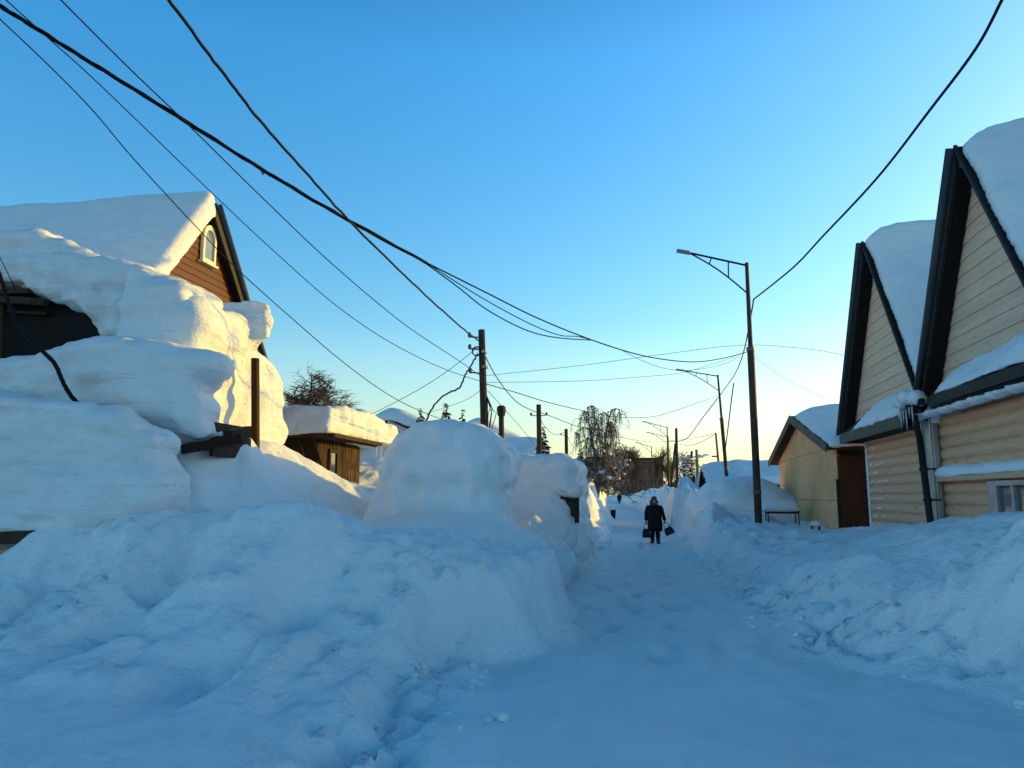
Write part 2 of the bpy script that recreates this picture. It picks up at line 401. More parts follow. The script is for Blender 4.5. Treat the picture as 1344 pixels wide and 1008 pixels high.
def height(x, y, detail=True):
    x = np.asarray(x, float); y = np.asarray(y, float)
    wob = .22*vnoise(x*.0+3, y*.9, 0*y, 3)+.10*vnoise(y*2.3, x*.6, 0*y, 4)
    dl = toeL(y)+wob-x; dr = x-toeR(y)-wob
    wl = np.interp(y, [5, 8, 10, 14, 18, 60], [1.6, .9, .38, .42, .7, 1.2]); wr = np.interp(y, [5, 9, 14, 22, 40, 80], [2.2, 2.0, 1.3, .6, .8, 1.5])
    s = np.maximum(sstep(0, 1, dl/wl), sstep(0, 1, dr/wr))
    P = plateau(x, y)
    h = P*s
    if detail:
        near = sstep(-10, 3, y)
        side = (sstep(-.1, .4, dl)+sstep(-.1, .5, dr))
        lump = fbm(x*.9, y*.9, 0*x, 4, 21)
        crag = np.abs(fbm(x*2.3, y*2.3, 0*x, 4, 41))
        wall = s*(1-s)*4
        h = h+side*near*(.085*lump*np.clip(P, .2, 1.2)+.055*fbm(x*3.4, y*3.4, 0*x, 4, 61)*(.4+np.clip(vnoise(x*.45, y*.45, 0*x, 63)+.3, 0, 1)))
        h = h-side*near*wall*.24*crag
        fz_ = sstep(19, 27, y)*(1-sstep(120, 200, y))*np.clip(side, 0, 1)
        h = h+fz_*(.55*np.abs(fbm(x*.55, y*.30, 0*x, 4, 151))*np.exp(-(np.maximum(dl, dr)-1.2)**2/4.0)+.14*fbm(x*1.6, y*.9, 0*x, 4, 153)-.12)
        # shovelled near face on the left: scooped hollow and slab edges
        nf = sstep(5.2, 6.4, y)*(1-sstep(8.4, 9.4, y))*sstep(.2, .9, dl)
        h = h+nf*(.15*fbm(x*1.5, y*.5, 0*x, 4, 71)-.20*np.abs(vnoise(x*1.3, y*1.1, 0*x, 77))+.06*np.abs(fbm(x*3.1, y*2.2, 0*x, 3, 79)))
        h = h-.45*np.exp(-((x+3.75)/.36)**2-((y-7.75)/.40)**2)+.10*np.exp(-((x+3.7)/.6)**2-((y-7.05)/.25)**2)
        h = h-.26*np.exp(-((x+5.3)/.22)**2-((y-7.9)/.7)**2)
        # lumpy pile at the right edge and clods along both toes
        pile = np.exp(-((x-4.3)/1.5)**2-((y-9)/1.3)**2)
        h = h+pile*.24*np.abs(fbm(x*1.7, y*1.7, 0*x, 4, 83))
        clod = np.maximum(vnoise(x*3.2, y*3.2, 0*x, 91)-.35, 0)*np.maximum(vnoise(x*.7, y*.7, 0*x, 95)+.3, 0)
        fringe = np.exp(-(np.maximum(dl, dr)/.5)**2)
        h = h+clod*.22*fringe*near*sstep(9, 13, y)
        qn = fbm(x*.95+.3*y, y*1.05, 0*x, 3, 161)*2.6; fr = qn-np.floor(qn); ter = np.floor(qn)+sstep(.30, .62, fr)-qn*.85
        msk = np.clip(nf*1.1+.35*pile+.4*wall*near+.35*side*near*(y > 8)*(1-sstep(14, 25, y)), 0, 1)*sstep(.0, .5, vnoise(x*.5, y*.5, 0*x, 165)+.35)
        h = h+.09*ter*msk
        # the trodden path: ruts, footprints
        pth = (1-side.clip(0, 1))*near
        foot = np.maximum(vnoise(x*3.6, y*1.9, 0*x, 101)-.25, 0)
        h = h+pth*(-.03*np.exp(-((x-.25-.08*np.sin(y*.5))/.16)**2)-.03*np.exp(-((x+.35-.08*np.sin(y*.45+1))/.16)**2))*sstep(6, 9, y)
        h = h+pth*(-.035*np.maximum(vnoise(x*3.1, y*1.7, 0*x, 131)-.35, 0)*np.exp(-((x-.8)/1.6)**2)+.05*fbm(x*.7, y*.4, 0*x, 3, 133)+.02*fbm(x*2.6, y*1.6, 0*x, 3, 135))
        h = h+pth*(.025*fbm(x*1.1, y*.6, 0*x, 3, 111)-.17*foot*sstep(6, 11, y)*np.exp(-(x/1.0)**2)+.012*fbm(x*5, y*5, 0*x, 2, 121))
        h = h+pth*.05*(x/1.3)**2*sstep(8, 12, y)*np.exp(-(x/2)**2)
    return h
def hz(x, y): return float(height(np.array([float(x)]), np.array([float(y)]))[0])

def axis_samples(a, b, step, grow, far_lo, far_hi):
    c = list(np.arange(a, b, step)); d = step
    up = [c[-1]]
    while up[-1] < far_hi: d *= grow; up.append(up[-1]+d)
    d = step; dn = [c[0]]
    while dn[-1] > far_lo: d *= grow; dn.append(dn[-1]-d)
    return np.array(dn[:0:-1]+c+up[1:])
xs = axis_samples(-10.5, 6.0, .065, 1.10, -900, 900)
ys = axis_samples(3.6, 15.5, .065, 1.028, -60, 1500)
XX, YY = np.meshgrid(xs, ys, indexing='ij')
ZZ = height(XX, YY)
nx, ny = XX.shape
GV = np.stack([XX, YY, ZZ], -1).reshape(-1, 3)
ii, jj = np.meshgrid(np.arange(nx-1), np.arange(ny-1), indexing='ij')
q0 = (ii*ny+jj).ravel(); GQ = np.stack([q0, q0+ny, q0+ny+1, q0+1], 1)
GN = vnormals(GV, GQ)
cxm = GV[GQ].mean(1)
onpath = (cxm[:, 0] > toeL(cxm[:, 1])+.05) & (cxm[:, 0] < toeR(cxm[:, 1])-.05) & (cxm[:, 1] < 260)
for nm, msk, mt in (('snow_ground', ~onpath, 'snow_bank'), ('snow_path', onpath, 'snow_path')):
    Q = GQ[msk]; used = np.unique(Q); remap = -np.ones(len(GV), int); remap[used] = np.arange(len(used))
    o = link_mesh(nm, GV[used], remap[Q].tolist(), M[mt]); o['kind'] = 'structure'
    if len(o.data.vertices) == len(used): o.data.normals_split_custom_set_from_vertices(GN[used].tolist())

mb = MB(); rng = random.Random(19)
cy_ = np.array([rng.uniform(5.5, 34) for i in range(480)]); cs_ = np.array([rng.random() < .5 for i in range(480)])
cx_ = np.where(cs_, toeL(cy_)-np.abs([rng.gauss(0, .45) for i in range(480)])+.12, toeR(cy_)+np.abs([rng.gauss(.2, .6) for i in range(480)])-.15); cz_ = height(cx_, cy_)
for x, y, z in zip(cx_, cy_, cz_):
    r = rng.uniform(.010, .034)*(1+.8*(rng.random() < .10))*(1+.5*(y > 14)); mb.blob((x, y, z+r*.2), (r*rng.uniform(.8, 1.5), r*rng.uniform(.8, 1.4), r*rng.uniform(.6, 1)), rng.random(), 6, 4, .35)
tag(mb.build('snow_clods', M['snow_bank'], smooth=False), 'loose crumbs of snow scattered along both foot slopes of the path', 'snow', kind='stuff')
# ------------------------------------------------------------------ gabled houses (canonical: gable faces -X, ridge runs along X)
def lap_triangle(mb, x, yc, z0, za, slope, course, lip=.02):
    z = z0
    while z < za-.03:
        z2 = min(z+course, za); w1 = (za-z)/slope; w2 = (za-z2)/slope
        a, b, c, d = (x-lip, yc-w1, z), (x-lip, yc+w1, z), (x, yc+w2, z2), (x, yc-w2, z2)
        mb.add([a, b, c, d, (x, yc-w1, z), (x, yc+w1, z)], [(0, 3, 2, 1), (0, 1, 5, 4)]); z = z2
def log_wall(mb, x, y0, y1, z0, z1, course=.2, bulge=.045, seg=7):
    n = int(round((z1-z0)/course)); pr = []
    for k in range(n):
        for i in range(seg):
            a = i/(seg-1); pr.append((x-bulge*math.sin(PI*a)**.6 if 0 < i < seg-1 else x, z0+(k+a*.985+.007)*course))
    m = len(pr); ysn = [y0+(y1-y0)*i/8 for i in range(9)]
    vs = [(p[0], y, p[1]) for y in ysn for p in pr]
    mb.add(vs, [(j*m+i, j*m+i+1, (j+1)*m+i+1, (j+1)*m+i) for j in range(8) for i in range(m-1)])
def house(name, label, cat, Xr, yc, za, hw, ze, L, wallm, gm, xf=None, z_base=0, over=.27, course=.24, cap=.36, thin_near=True, taper=.26, snow_front=0, capres=.09, wall_y=None, pent=True, seed=1, group=None, cap_noise=.05):
    idt = (lambda p: p) if xf is None else xf
    base = idt((Xr+over+L/2, yc, z_base))
    T = thing(name, label, cat, base, group)
    sl = (za-ze)/hw; Xg = Xr+over
    B = lambda mb, nm, m, p=T, **k: mb.build(nm, M[m], p, xf=xf, **k)
    mb = MB(); lap_triangle(mb, Xg, yc, ze+.05, za-.12, sl, course); G = B(mb, 'gable', gm)
    y0, y1 = wall_y or (yc-hw+.35, yc+hw-.35)
    mb = MB(); log_wall(mb, Xg, y0, y1, z_base, ze+.1)
    mb.prism([(y0, z_base), (y1, z_base), (y1, ze), (y0, ze)], Xg+.02, Xg+L, 'x')
    W = B(mb, 'wall', wallm)
    # roof shell
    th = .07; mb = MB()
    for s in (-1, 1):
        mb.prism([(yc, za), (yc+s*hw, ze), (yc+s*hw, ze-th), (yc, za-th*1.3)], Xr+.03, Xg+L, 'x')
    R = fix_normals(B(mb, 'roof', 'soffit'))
    for s in (-1, 1):
        mb = MB()
        a = Vector((Xr, yc, za+.02)); b = Vector((Xr, yc+s*hw, ze+.02))
        if s == 1 and xf is not None: continue                    # that rake is buried in snow
        if s == -1 and thin_near and xf is None:
            mb.prism([(yc, za+.03), (yc+s*hw, ze+.03), (yc+s*hw, ze-.05), (yc, za-.08)], Xr-.03, Xr+.025, 'x')
        else:
            mb.prism([(yc, za+.03), (yc+s*hw, ze+.03), (yc+s*hw, ze-.26), (yc, za-.38)], Xr-.03, Xr+.025, 'x')
            gm_ = MB(); gm_.tube([a+Vector((-.06, s*.05, -.03)), b+Vector((-.06, s*.05, -.03))], .075, 10); B(gm_, 'rake_gutter', 'gutter', T, smooth=True)
        fix_normals(B(mb, 'barge_board', 'trim', T, smooth=False))
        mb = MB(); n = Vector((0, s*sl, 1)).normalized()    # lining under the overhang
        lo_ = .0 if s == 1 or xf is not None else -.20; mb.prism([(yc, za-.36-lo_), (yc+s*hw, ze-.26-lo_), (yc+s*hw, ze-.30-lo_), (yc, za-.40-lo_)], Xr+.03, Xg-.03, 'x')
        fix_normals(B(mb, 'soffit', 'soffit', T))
    # snow lying on both slopes
    if cap:
        g = Grid((Xr-.15, yc-hw-.5, ze-.5), (Xg+L+.2, yc+hw+.5, za+cap+.6), capres)
        ca = 1/math.sqrt(1+sl*sl); ay = np.sqrt((g.Y-yc)**2+.12**2)
        dr = (g.Z-(za-sl*ay))*ca
        t = cap*(1-np.exp(-(g.X-Xr+.02)/taper))*(.55+.45*(1-np.abs(g.Y-yc)/hw*.4))+.02
        t = t*(1+(.18 if xf is None else .06)*fbm(g.X*.5, g.Y*.5, 0*g.Y, 2, seed))
        d = np.maximum(dr-t, -(dr+.10)); d = np.maximum(d, np.maximum(np.abs(g.Y-yc)-hw-.08, Xr+.035-g.X-snow_front*(g.Y > yc-.05)+.09*(g.Y < yc-.05)*(snow_front > 0))); d = np.maximum(d, g.X-(Xg+L))
        if xf is None: o = snow_mesh('snow_cap', d, g, M['snow'], R, big=cap_noise, mid=.015, seed=seed)
        else:
            V, Q = nets(d, g.lo, g.h); N = vnormals(V, Q); V = V+N*(cap_noise*fbm(V[:, 0], V[:, 1], V[:, 2], 3, seed))[:, None]
            o = fix_normals(link_mesh('snow_cap', [xf(p) for p in V], Q.tolist(), M['snow'], R))
    return T, R, W, G

XR = 4.9
aB = atX(1247, 193, XR); eB = atX(1205, 530, XR); aA = atX(1130, 315, XR); eA1 = atX(1098, 575, XR); eA2 = atX(1201, 540, XR)
yA = (eA1.y+eA2.y)/2*.5+aA.y*.5; hwA = (eA1.y-eA2.y)/2; zeA = (eA1.z+eA2.z)/2
HA, RA, WA, _ = house('log_house', 'tan log house with a steep beige gable, between plywood shed and tallest gable', 'house', XR+.08, yA, aA.z, hwA, zeA, 9.5, 'log', 'siding', wall_y=(eA2.y+.55, eA1.y-1.55), seed=3)
yB = aB.y; hwB = max(eB.y-yB, 2.4)+.12
HB, RB, WB, _ = house('log_house', 'tallest-gabled tan log house at the right edge, with a frosty low window', 'house', XR+.08, yB, aB.z, hwB, eB.z, 9.5, 'log', 'siding', wall_y=(yB-hwB+.1, atX(1236, 640, XR+.3).y), seed=5)
def pent(T, y0, y1, ze, seed, fz=.24, mat='fascia'):
    """small skirt roof under the gable, with its own load of snow"""
    mb = MB(); Xg = XR+.35
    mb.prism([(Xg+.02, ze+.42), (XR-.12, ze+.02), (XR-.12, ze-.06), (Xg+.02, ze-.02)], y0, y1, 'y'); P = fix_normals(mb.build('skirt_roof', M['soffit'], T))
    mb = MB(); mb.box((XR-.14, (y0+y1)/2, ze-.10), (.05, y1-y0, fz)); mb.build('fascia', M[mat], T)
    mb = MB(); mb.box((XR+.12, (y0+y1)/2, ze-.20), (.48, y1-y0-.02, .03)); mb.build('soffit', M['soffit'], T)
    g = Grid((XR-.5, y0-.3, ze-.3), (Xg+.35, y1+.3, ze+1.5), .05)
    u = (g.X-(XR-.2))/(Xg-XR+.2)
    w = np.clip((g.Y-y0)/(y1-y0), 0, 1)
    top = ze+.10+.58*np.clip(u, 0, 1)**.8+.10*fbm(g.Y*1.3, g.X*.8, 0*g.X, 3, seed)
    top = top-.28*np.clip((w-.5)*2, 0, 1)**2
    d = np.maximum((g.Z-top)*.7, (ze+.0+.42*np.clip(u-.15, 0, 1)-g.Z)*.7); d = np.maximum(d, np.maximum(XR-.19-g.X+.05*vnoise(g.Y*4, g.Z*3, 0*g.Y, seed), g.X-Xg)); d = np.maximum(d, np.maximum(y0-g.Y, g.Y-y1))
    snow_mesh('snow_cap', d, g, M['snow'], P, big=.02, mid=.015, seed=seed)
    return P
pent(HA, eA2.y+.3, eA1.y-1.0, zeA-.02, 11)
pent(HB, yB-hwB-.6, eB.y-.95, eB.z+.02, 13, .16, 'trim')
# lower lip of snow under house B's fascia
mb = MB()
for k in range(26):
    y = yB-hwB-.4+k*.215; mb.blob((XR+.02, y, eB.z-.235), (.14, .17, .055+.02*math.sin(k*2.1)), k, 8, 5, .18)
mb.build('snow_lip', M['snow'], HB, smooth=True)
# corner flashing and downpipe between the two houses
c0 = atX(1203, 535, XR-.1); yc_ = atX(1226, 640, XR+.2).y
mb = MB(); mb.box((XR+.24, yc_+.10, 2.2), (.10, .52, 3.0)); mb.box((XR+.17, yc_-.13, 2.2), (.05, .05, 3.0)); mb.box((XR+.17, yc_+.33, 2.2), (.05, .05, 3.0)); mb.build('corner_flashing', M['flash'], HB, bevel=.012)
pt = thing('downpipe', 'black downpipe under an icy gutter corner between the two log houses', 'downpipe', (XR-.02, yc_+.3, 1.0))
b0 = atX(1221, 684, XR-.02); b1 = atX(1207, 575, XR-.02); b2 = atX(1203, 560, XR-.16); b3 = atX(1200, 545, XR-.18)
mb = MB(); mb.tube([b0-Vector((0, 0, .5)), b0, b1, b1+(b2-b1)*.5, b2, b3], .058, 10); mb.build('pipe', M['trim'], pt, smooth=True)
for q in (.25, .62): mb = MB(); p = b0.lerp(b1, q); mb.tube([p-Vector((0, 0, .03)), p+Vector((0, 0, .03))], .074, 10); mb.bar(p, p+Vector((.22, 0, 0)), .03, .03); mb.build('bracket', M['trim'], pt)
mb = MB(); h0 = b3+Vector((-.02, 0, .03)); mb.tube([h0, h0+Vector((0, 0, .10)), h0+Vector((0, 0, .2))], [.06, .12, .13], 10); mb.tube([h0+Vector((0, -.5, .16)), h0+Vector((0, .55, .16))], .06, 10); mb.build('gutter', M['trim'], pt, smooth=False)
mb = MB()
for k in range(9): mb.blob(h0+Vector((random.uniform(-.12, .12), -.35+k*.1, .26+random.uniform(-.03, .07))), (.15, .13, .13), k, 9, 6, .2)
mb.build('snow_cap', M['snow'], pt, smooth=True)
for dy, ln in ((-.28, .5), (-.12, .3), (.05, .72), (.2, .42), (.35, .55), (.45, .25)):
    mb = MB(); q = h0+Vector((-.1, dy, .1)); mb.tube([q, q-Vector((0, 0, ln*.32)), q-Vector((0, 0, ln*.65))], [.014, .009, .002], 6); mb.build('icicle', M['ice'], pt, smooth=True)
# toothed log ends and frost at the far corner of house A
yl = eA1.y-1.5; mb = MB()
for k in range(int((zeA+.0)/.2)):
    z = .1+k*.2
    if z > zeA-.25: break
    mb.prism([(XR+.40, z-.098), (XR+.06, z), (XR+.40, z+.098)], yl+.02, yl+.20, 'y')
fix_normals(mb.build('log_ends', M['dark_wood'], HA))
mb = MB(); mb.box((XR+.31, yl-.03, 1.6), (.05, .08, 3.1)); mb.build('corner_board', M['snow'], HA, bevel=.02)
def plaster(T, X, y0, y1, z0, z1, rows, seed, dens=5):
    mb = MB(); rng = random.Random(seed); z = z0
    while z < z1:
        for k in range(dens):
            y = y1-abs(rng.gauss(0, .36))*(y1-y0); ln = rng.uniform(.06, .22)
            if y < y0: continue
            mb.blob((X-.012, y, z+rng.uniform(-.02, .02)), (.03, ln, rng.uniform(.012, .032)), rng.random(), 9, 5, .55)
        z += rows
    return mb.build('stuck_snow', M['snow'], T, smooth=True)
plaster(HA, XR+.34, yl-1.7, yl-.1, 1.1, zeA-.35, .2, 5, 9)
# snow shelf along house B's wall and its window
zs = atX(1300, 612, XR+.2).z
g = Grid((XR-.1, yB-hwB-.6, zs-.3), (XR+.5, yc_, zs+.3), .035)
d = ext(poly_sd(g.X, g.Z, [(XR+.42, zs-.10), (XR+.16, zs-.10), (XR+.19, zs+.02), (XR+.42, zs+.12)]), g.Y, yB-hwB-.5, yc_-.16, .03)
snow_mesh('snow_shelf', d, g, M['snow'], WB, big=.02, mid=.012, seed=8)
mb = MB(); mb.box((XR+.26, (yB-hwB-.5+yc_-.16)/2, zs-.15), (.16, abs(yB-hwB-.5-yc_+.16), .09)); mb.build('belt_board', M['log'], WB, bevel=.02)
wy1 = atX(1298, 645, XR+.22).y; wzt = zs-.22; wzb = wzt-1.0
win = MB(); wy0 = wy1-1.5; fx = XR+.24
for (ya, yb, za_, zb_) in ((wy0, wy0+.1, wzb, wzt), (wy1-.30, wy1, wzb, wzt), (wy0+.1, wy1-.30, wzt-.08, wzt), (wy0+.1, wy1-.30, wzb, wzb+.1), (wy0+.65, wy0+.72, wzb+.1, wzt-.08)):
    win.box((fx, (ya+yb)/2, (za_+zb_)/2), (.09, yb-ya, zb_-za_))
wo = win.build('window', M['flash'], WB, bevel=.008)
mb = MB(); mb.box((fx+.02, (wy0+wy1)/2-.1, (wzb+wzt)/2), (.02, wy1-wy0-.42, wzt-wzb-.2)); mb.build('pane', M['glass'], wo)
mb = MB()
for k in range(26):
    y = wy1-.02-abs(random.gauss(0, .22)); mb.blob((fx-.055, y, wzb+random.uniform(0, .28)+.35*max(0, .35-(wy1-y))), (.05, .11, .09), k, 8, 5, .3)
mb.build('stuck_snow', M['snow'], wo, smooth=True)

# ------------------------------------------------------------------ left house (gable faces the street, turned half round)
XL = -10.0
apL = atX(283, 268, XL); slL = (apL.z-atX(322, 398, XL).z)/(atX(322, 398, XL).y-apL.y); hwL = 4.0
rotL = lambda p: (2*XL-p[0], 2*apL.y-p[1], p[2])
HL, RL, WL, GL = house('brown_house', 'dark brown board house with arched gable window and thick snow on its roof', 'house', XL, apL.y, apL.z, hwL, apL.z-slL*hwL, 9.0, 'brown_log', 'brown_log', xf=rotL, course=.16, cap=.30, seed=9, over=.18, taper=.06, snow_front=.09, cap_noise=.018, thin_near=True, capres=.07)
wc = atX(271, 323, XL-.18)
arch = lambda r, h, n=10: [(-r, -h), (r, -h), (r, h*.35)]+[(r*math.cos(a), h*.35+r*1.3*math.sin(a)) for a in [PI*i/n for i in range(1, n)]]+[(-r, h*.35)]
def ring(mb, po, pi, x0, x1):
    n = len(po); vs = [(x, wc.y+p[0], wc.z+p[1]) for x in (x0, x1) for pp in (po, pi) for p in pp]; fs = []
    for i in range(n):
        j = (i+1) % n; fs += [(i, j, n+j, n+i), (2*n+i, 3*n+i, 3*n+j, 2*n+j), (i, 2*n+i, 2*n+j, j), (n+i, n+j, 3*n+j, 3*n+i)]
    mb.add(vs, fs)
mb = MB(); ring(mb, arch(.27, .42), arch(.20, .345), XL-.16, XL-.08); mb.box((XL-.11, wc.y, wc.z-.45), (.14, .66, .05)); Wf = fix_normals(mb.build('window', M['cream'], GL))
mb = MB(); mb.prism([(wc.y+a, wc.z+b) for a, b in arch(.215, .36)], XL-.15, XL-.12, 'x'); fix_normals(mb.build('pane', M['glass_sky'], Wf))

# ------------------------------------------------------------------ snow masses on the left
def mass(name, label, cat, pieces, lo, hi, mat, h=.075, k=.25, group=None, **kw):
    g = Grid(lo, hi, h); d = None
    for fn in pieces:
        e = fn(g); d = e if d is None else smin(d, e, k)
    c = ((lo[0]+hi[0])/2, (lo[1]+hi[1])/2, lo[2])
    o = snow_mesh(name, np.broadcast_to(d, tuple(g.n)), g, M[mat], None, c, **kw)
    return tag(o, label, cat, group)
def pxz(pts, Y0, Y1, r, Yt=None):
    x0, x1 = min(p[0] for p in pts), max(p[0] for p in pts)
    P = [(q.x, q.z) for q in (at(a, b, Y0+.1*(Y1-Y0)+.8*(Y1-Y0)*np.clip((a-x0)/(x1-x0)*1.6-.6 if x0 < 0 else (a-x0)/(x1-x0), 0, 1)) for a, b in pts)]; return lambda g: ext(poly_sd(g.X, g.Z, P), g.Y, Y0, Y1, r)
def pyz(pts, X0, X1, r, Xt=None):
    P = traceX(pts, Xt or X1-.1); return lambda g: ext(poly_sd(g.Y, g.Z, P), g.X, X0, X1, r)
# big cornice on the porch roof
mass('snow_drift', 'huge overhanging snow cornice above the dark porch opening at the left edge', 'snow drift', [
    pxz([(-160,318),(-60,300),(0,296),(50,302),(100,320),(140,342),(170,352),(240,366),(240,420),(215,470),(175,468),(150,440),(128,418),(95,402),(55,389),(20,381),(-60,384),(-160,390)], 11.45, 12.8, .40)],
    (-16, 10.8, 3.6), (-7.8, 14.2, 7.6), 'snow_layer', .085, big=.15, mid=.055, strata=.05, seed=31, crag=.16)
mass('snow_drift', 'tall squared chunk of snow standing right of the dark porch opening', 'snow drift', [
    pxz([(164,364),(180,352),(205,354),(240,372),(290,392),(290,440),(280,480),(152,480),(158,440),(168,400)], 10.55, 11.8, .20)],
    (-10.2, 10.1, 3.4), (-6.0, 12.4, 6.4), 'snow_layer', .07, big=.08, mid=.04, strata=.06, seed=33, crag=.10)
# sunlit snow packed against the house front, and its rolled lip
mass('snow_drift', 'sunlit wall of snow packed round a brown post in front of the brown house', 'snow drift', [
    pyz([(248,392),(262,388),(300,402),(325,408),(345,402),(350,425),(343,452),(338,462),(300,464),(248,460)], -8.0, -6.85, .22),
    pyz([(346,394),(354,398),(359,415),(359,440),(354,452),(346,448)], -8.2, -6.55, .14),
    pyz([(248,448),(338,456),(356,468),(371,492),(373,520),(371,545),(378,565),(374,585),(350,600),(248,610)], -8.1, -7.0, .25)],
    (-8.6, 9.8, 2.0), (-6.1, 15.4, 6.0), 'snow_layer', .065, k=.16, big=.09, mid=.03, strata=.035, seed=35)
mass('snow_slab', 'pillow-shaped slab of snow with a pointed right end over the buried shed', 'snow slab', [
    pxz([(-120,492),(-40,478),(30,466),(90,452),(140,448),(200,452),(255,462),(300,474),(320,482),(306,497),(288,508),(284,520),(296,545),(298,572),(276,582),(246,574),(215,562),(178,552),(168,539),(150,538),(146,560),(-120,590)], 9.9, 10.8, .28),],
    (-13.0, 9.4, 2.2), (-5.0, 11.7, 4.8), 'snow_layer', .07, big=.07, mid=.045, strata=.085, seed=37, crag=.10)
mass('snow_slab', 'broad layered slab of snow lowest at the left edge, above a dark plank', 'snow slab', [
    pxz([(-140,512),(-60,514),(0,519),(60,524),(130,534),(195,556),(242,582),(240,625),(234,664),(205,674),(150,682),(60,702),(-140,704)], 8.85, 9.7, .18)],
    (-11.6, 8.4, 1.0), (-5.0, 10.3, 3.7), 'snow_layer', .06, big=.09, mid=.045, strata=.09, seed=39, crag=.10)
# the buried shed under the slabs: boards show in the gaps
sh = thing('buried_shed', 'dark plank shed buried under the snow slabs, its boards showing in the gaps', 'shed', (-8.0, 11.4, 1.0))
mb = MB()
for k in range(5): mb.box((-9.4, 10.4, 2.36+k*.15), (5.7, .10, .165))
for k in range(3): mb.box((-6.3, 10.9, 2.42+k*.17), (.06, 1.1, .165))
mb.build('wall', M['dark_wood'], sh, bevel=.008)
mb = MB(); a = at(238, 590, 10.0); b = at(316, 576, 10.5); mb.bar(a, b, .16, .14); mb.bar(at(326, 566, 10.9), at(300, 572, 10.3), .12, .16); mb.build('beam', M['post_wood'], sh, bevel=.01)
mb = MB(); a = at(-60, 708, 9.0); b = at(62, 703, 9.05); mb.bar(a, b, .5, .16); mb.build('plank', M['dark_wood'], sh, bevel=.01)
# porch under the cornice
pc = thing('porch', 'dark timber porch opening under the big snow cornice at the left edge', 'porch', (-11.5, 12.6, 2.0))
mb = MB(); mb.box((-13.4, 11.95, 3.9), (9.4, .12, 2.6)); mb.box((-8.7, 11.7, 3.6), (.1, .6, 2.0)); mb.build('wall', M['soffit'], pc)  # near-black walls carry the shade deep in the opening as colour
mb = MB(); mb.bar(at(-80, 388, 11.55), at(60, 397, 11.6), .14, .12); mb.bar(at(-80, 404, 11.75), at(62, 412, 11.8), .08, .05); mb.build('beam', M['dark_wood'], pc)
mb = MB(); mb.box((-14.4, 12.3, 5.35), (7.4, 1.6, .08)); mb.build('roof', M['dark_wood'], pc)
mb = MB(); mb.tube([at(3, 400, 11.7), at(1, 500, 11.7)], .05, 8); mb.build('post', M['dark_wood'], pc)
# brown post
p0 = atX(337, 585, -6.72); p1 = atX(335, 470, -6.72)
mb = MB(); mb.bar(p0-Vector((0, 0, .4)), p1, .11, .11, (0, 1, 0)); tag(mb.build('post', M['post_wood'], None, p0-Vector((0, 0, .4)), bevel=.012), 'square brown wooden post standing against the sunlit snow wall', 'post')

# ------------------------------------------------------------------ mounds in the street
mass('snow_mound', 'largest smooth rounded snow mound, standing left of the path in front of the shack', 'snow mound', [
    pxz([(452,720),(470,682),(490,638),(508,598),(530,572),(562,557),(600,555),(640,566),(668,582),(678,596),(677,622),(672,648),(676,676),(694,706),(704,750),(706,800),(440,800),(448,740)], 12.6, 15.0, .40),
    lambda g: ell(g, (-3.3, 12.6, .72), (1.75, 1.2, .75))],
    (-6.6, 11.0, -.5), (-1.0, 15.8, 3.6), 'snow', .075, k=.4, big=.12, mid=.03, strata=.035, seed=41, crag=.14)
mass('snow_mound', 'flat-topped snow mound with a steep face behind the largest mound', 'snow mound', [
    pxz([(640,602),(700,602),(745,604),(758,605),(767,613),(770,634),(768,658),(772,688),(782,722),(790,775),(640,775)], 17.6, 21.5, .32, 17.8),
    lambda g: ell(g, (-3.0, 17.8, .75), (1.5, .9, .75))],
    (-6.5, 16.3, -.6), (-.9, 22.0, 3.4), 'snow', .075, k=.35, big=.10, mid=.05, strata=.05, seed=43, crag=.16)
mass('snow_mound', 'jagged lump of snow with sunlit edges beside the path, next to the largest mound', 'snow mound', [
    lambda g: ell(g, (-2.6, 15.7, .75), (.75, .6, .75)), lambda g: ell(g, (-2.15, 16.4, .45), (.6, .7, .6)), lambda g: ell(g, (-1.85, 14.9, .25), (.5, .7, .5))],
    (-3.8, 13.6, -.3), (-1.0, 17.6, 1.8), 'snow_bank', .06, k=.2, big=.16, mid=.07, seed=45)
mass('snow_mound', 'white snow lump with crumbled edges beyond the dark green gate', 'snow mound', [
    lambda g: ell(g, tuple(at(745, 641, 17.55)), (.34, .22, .14)), lambda g: ell(g, (-1.80, 17.7, .85), (.20, .35, .42)), lambda g: ell(g, (-1.75, 18.2, .7), (.3, .6, .5)), lambda g: ell(g, (-1.75, 19.2, .6), (.35, .8, .6))],
    (-2.6, 16.8, -.1), (-.9, 20.8, 1.9), 'snow_bank', .055, k=.2, big=.14, mid=.07, seed=47)
mass('snow_mound', 'rounded snow mound right of the path behind the nearest street lamp', 'snow mound', [
    lambda g: ell(g, (3.0, 29, 1.3), (1.7, 2.2, 1.15)), lambda g: ell(g, (4.3, 28.2, 1.0), (1.2, 1.7, .9))],
    (.8, 26, .2), (6.2, 32, 2.9), 'snow', .09, k=.5, big=.10, mid=.02, seed=49)
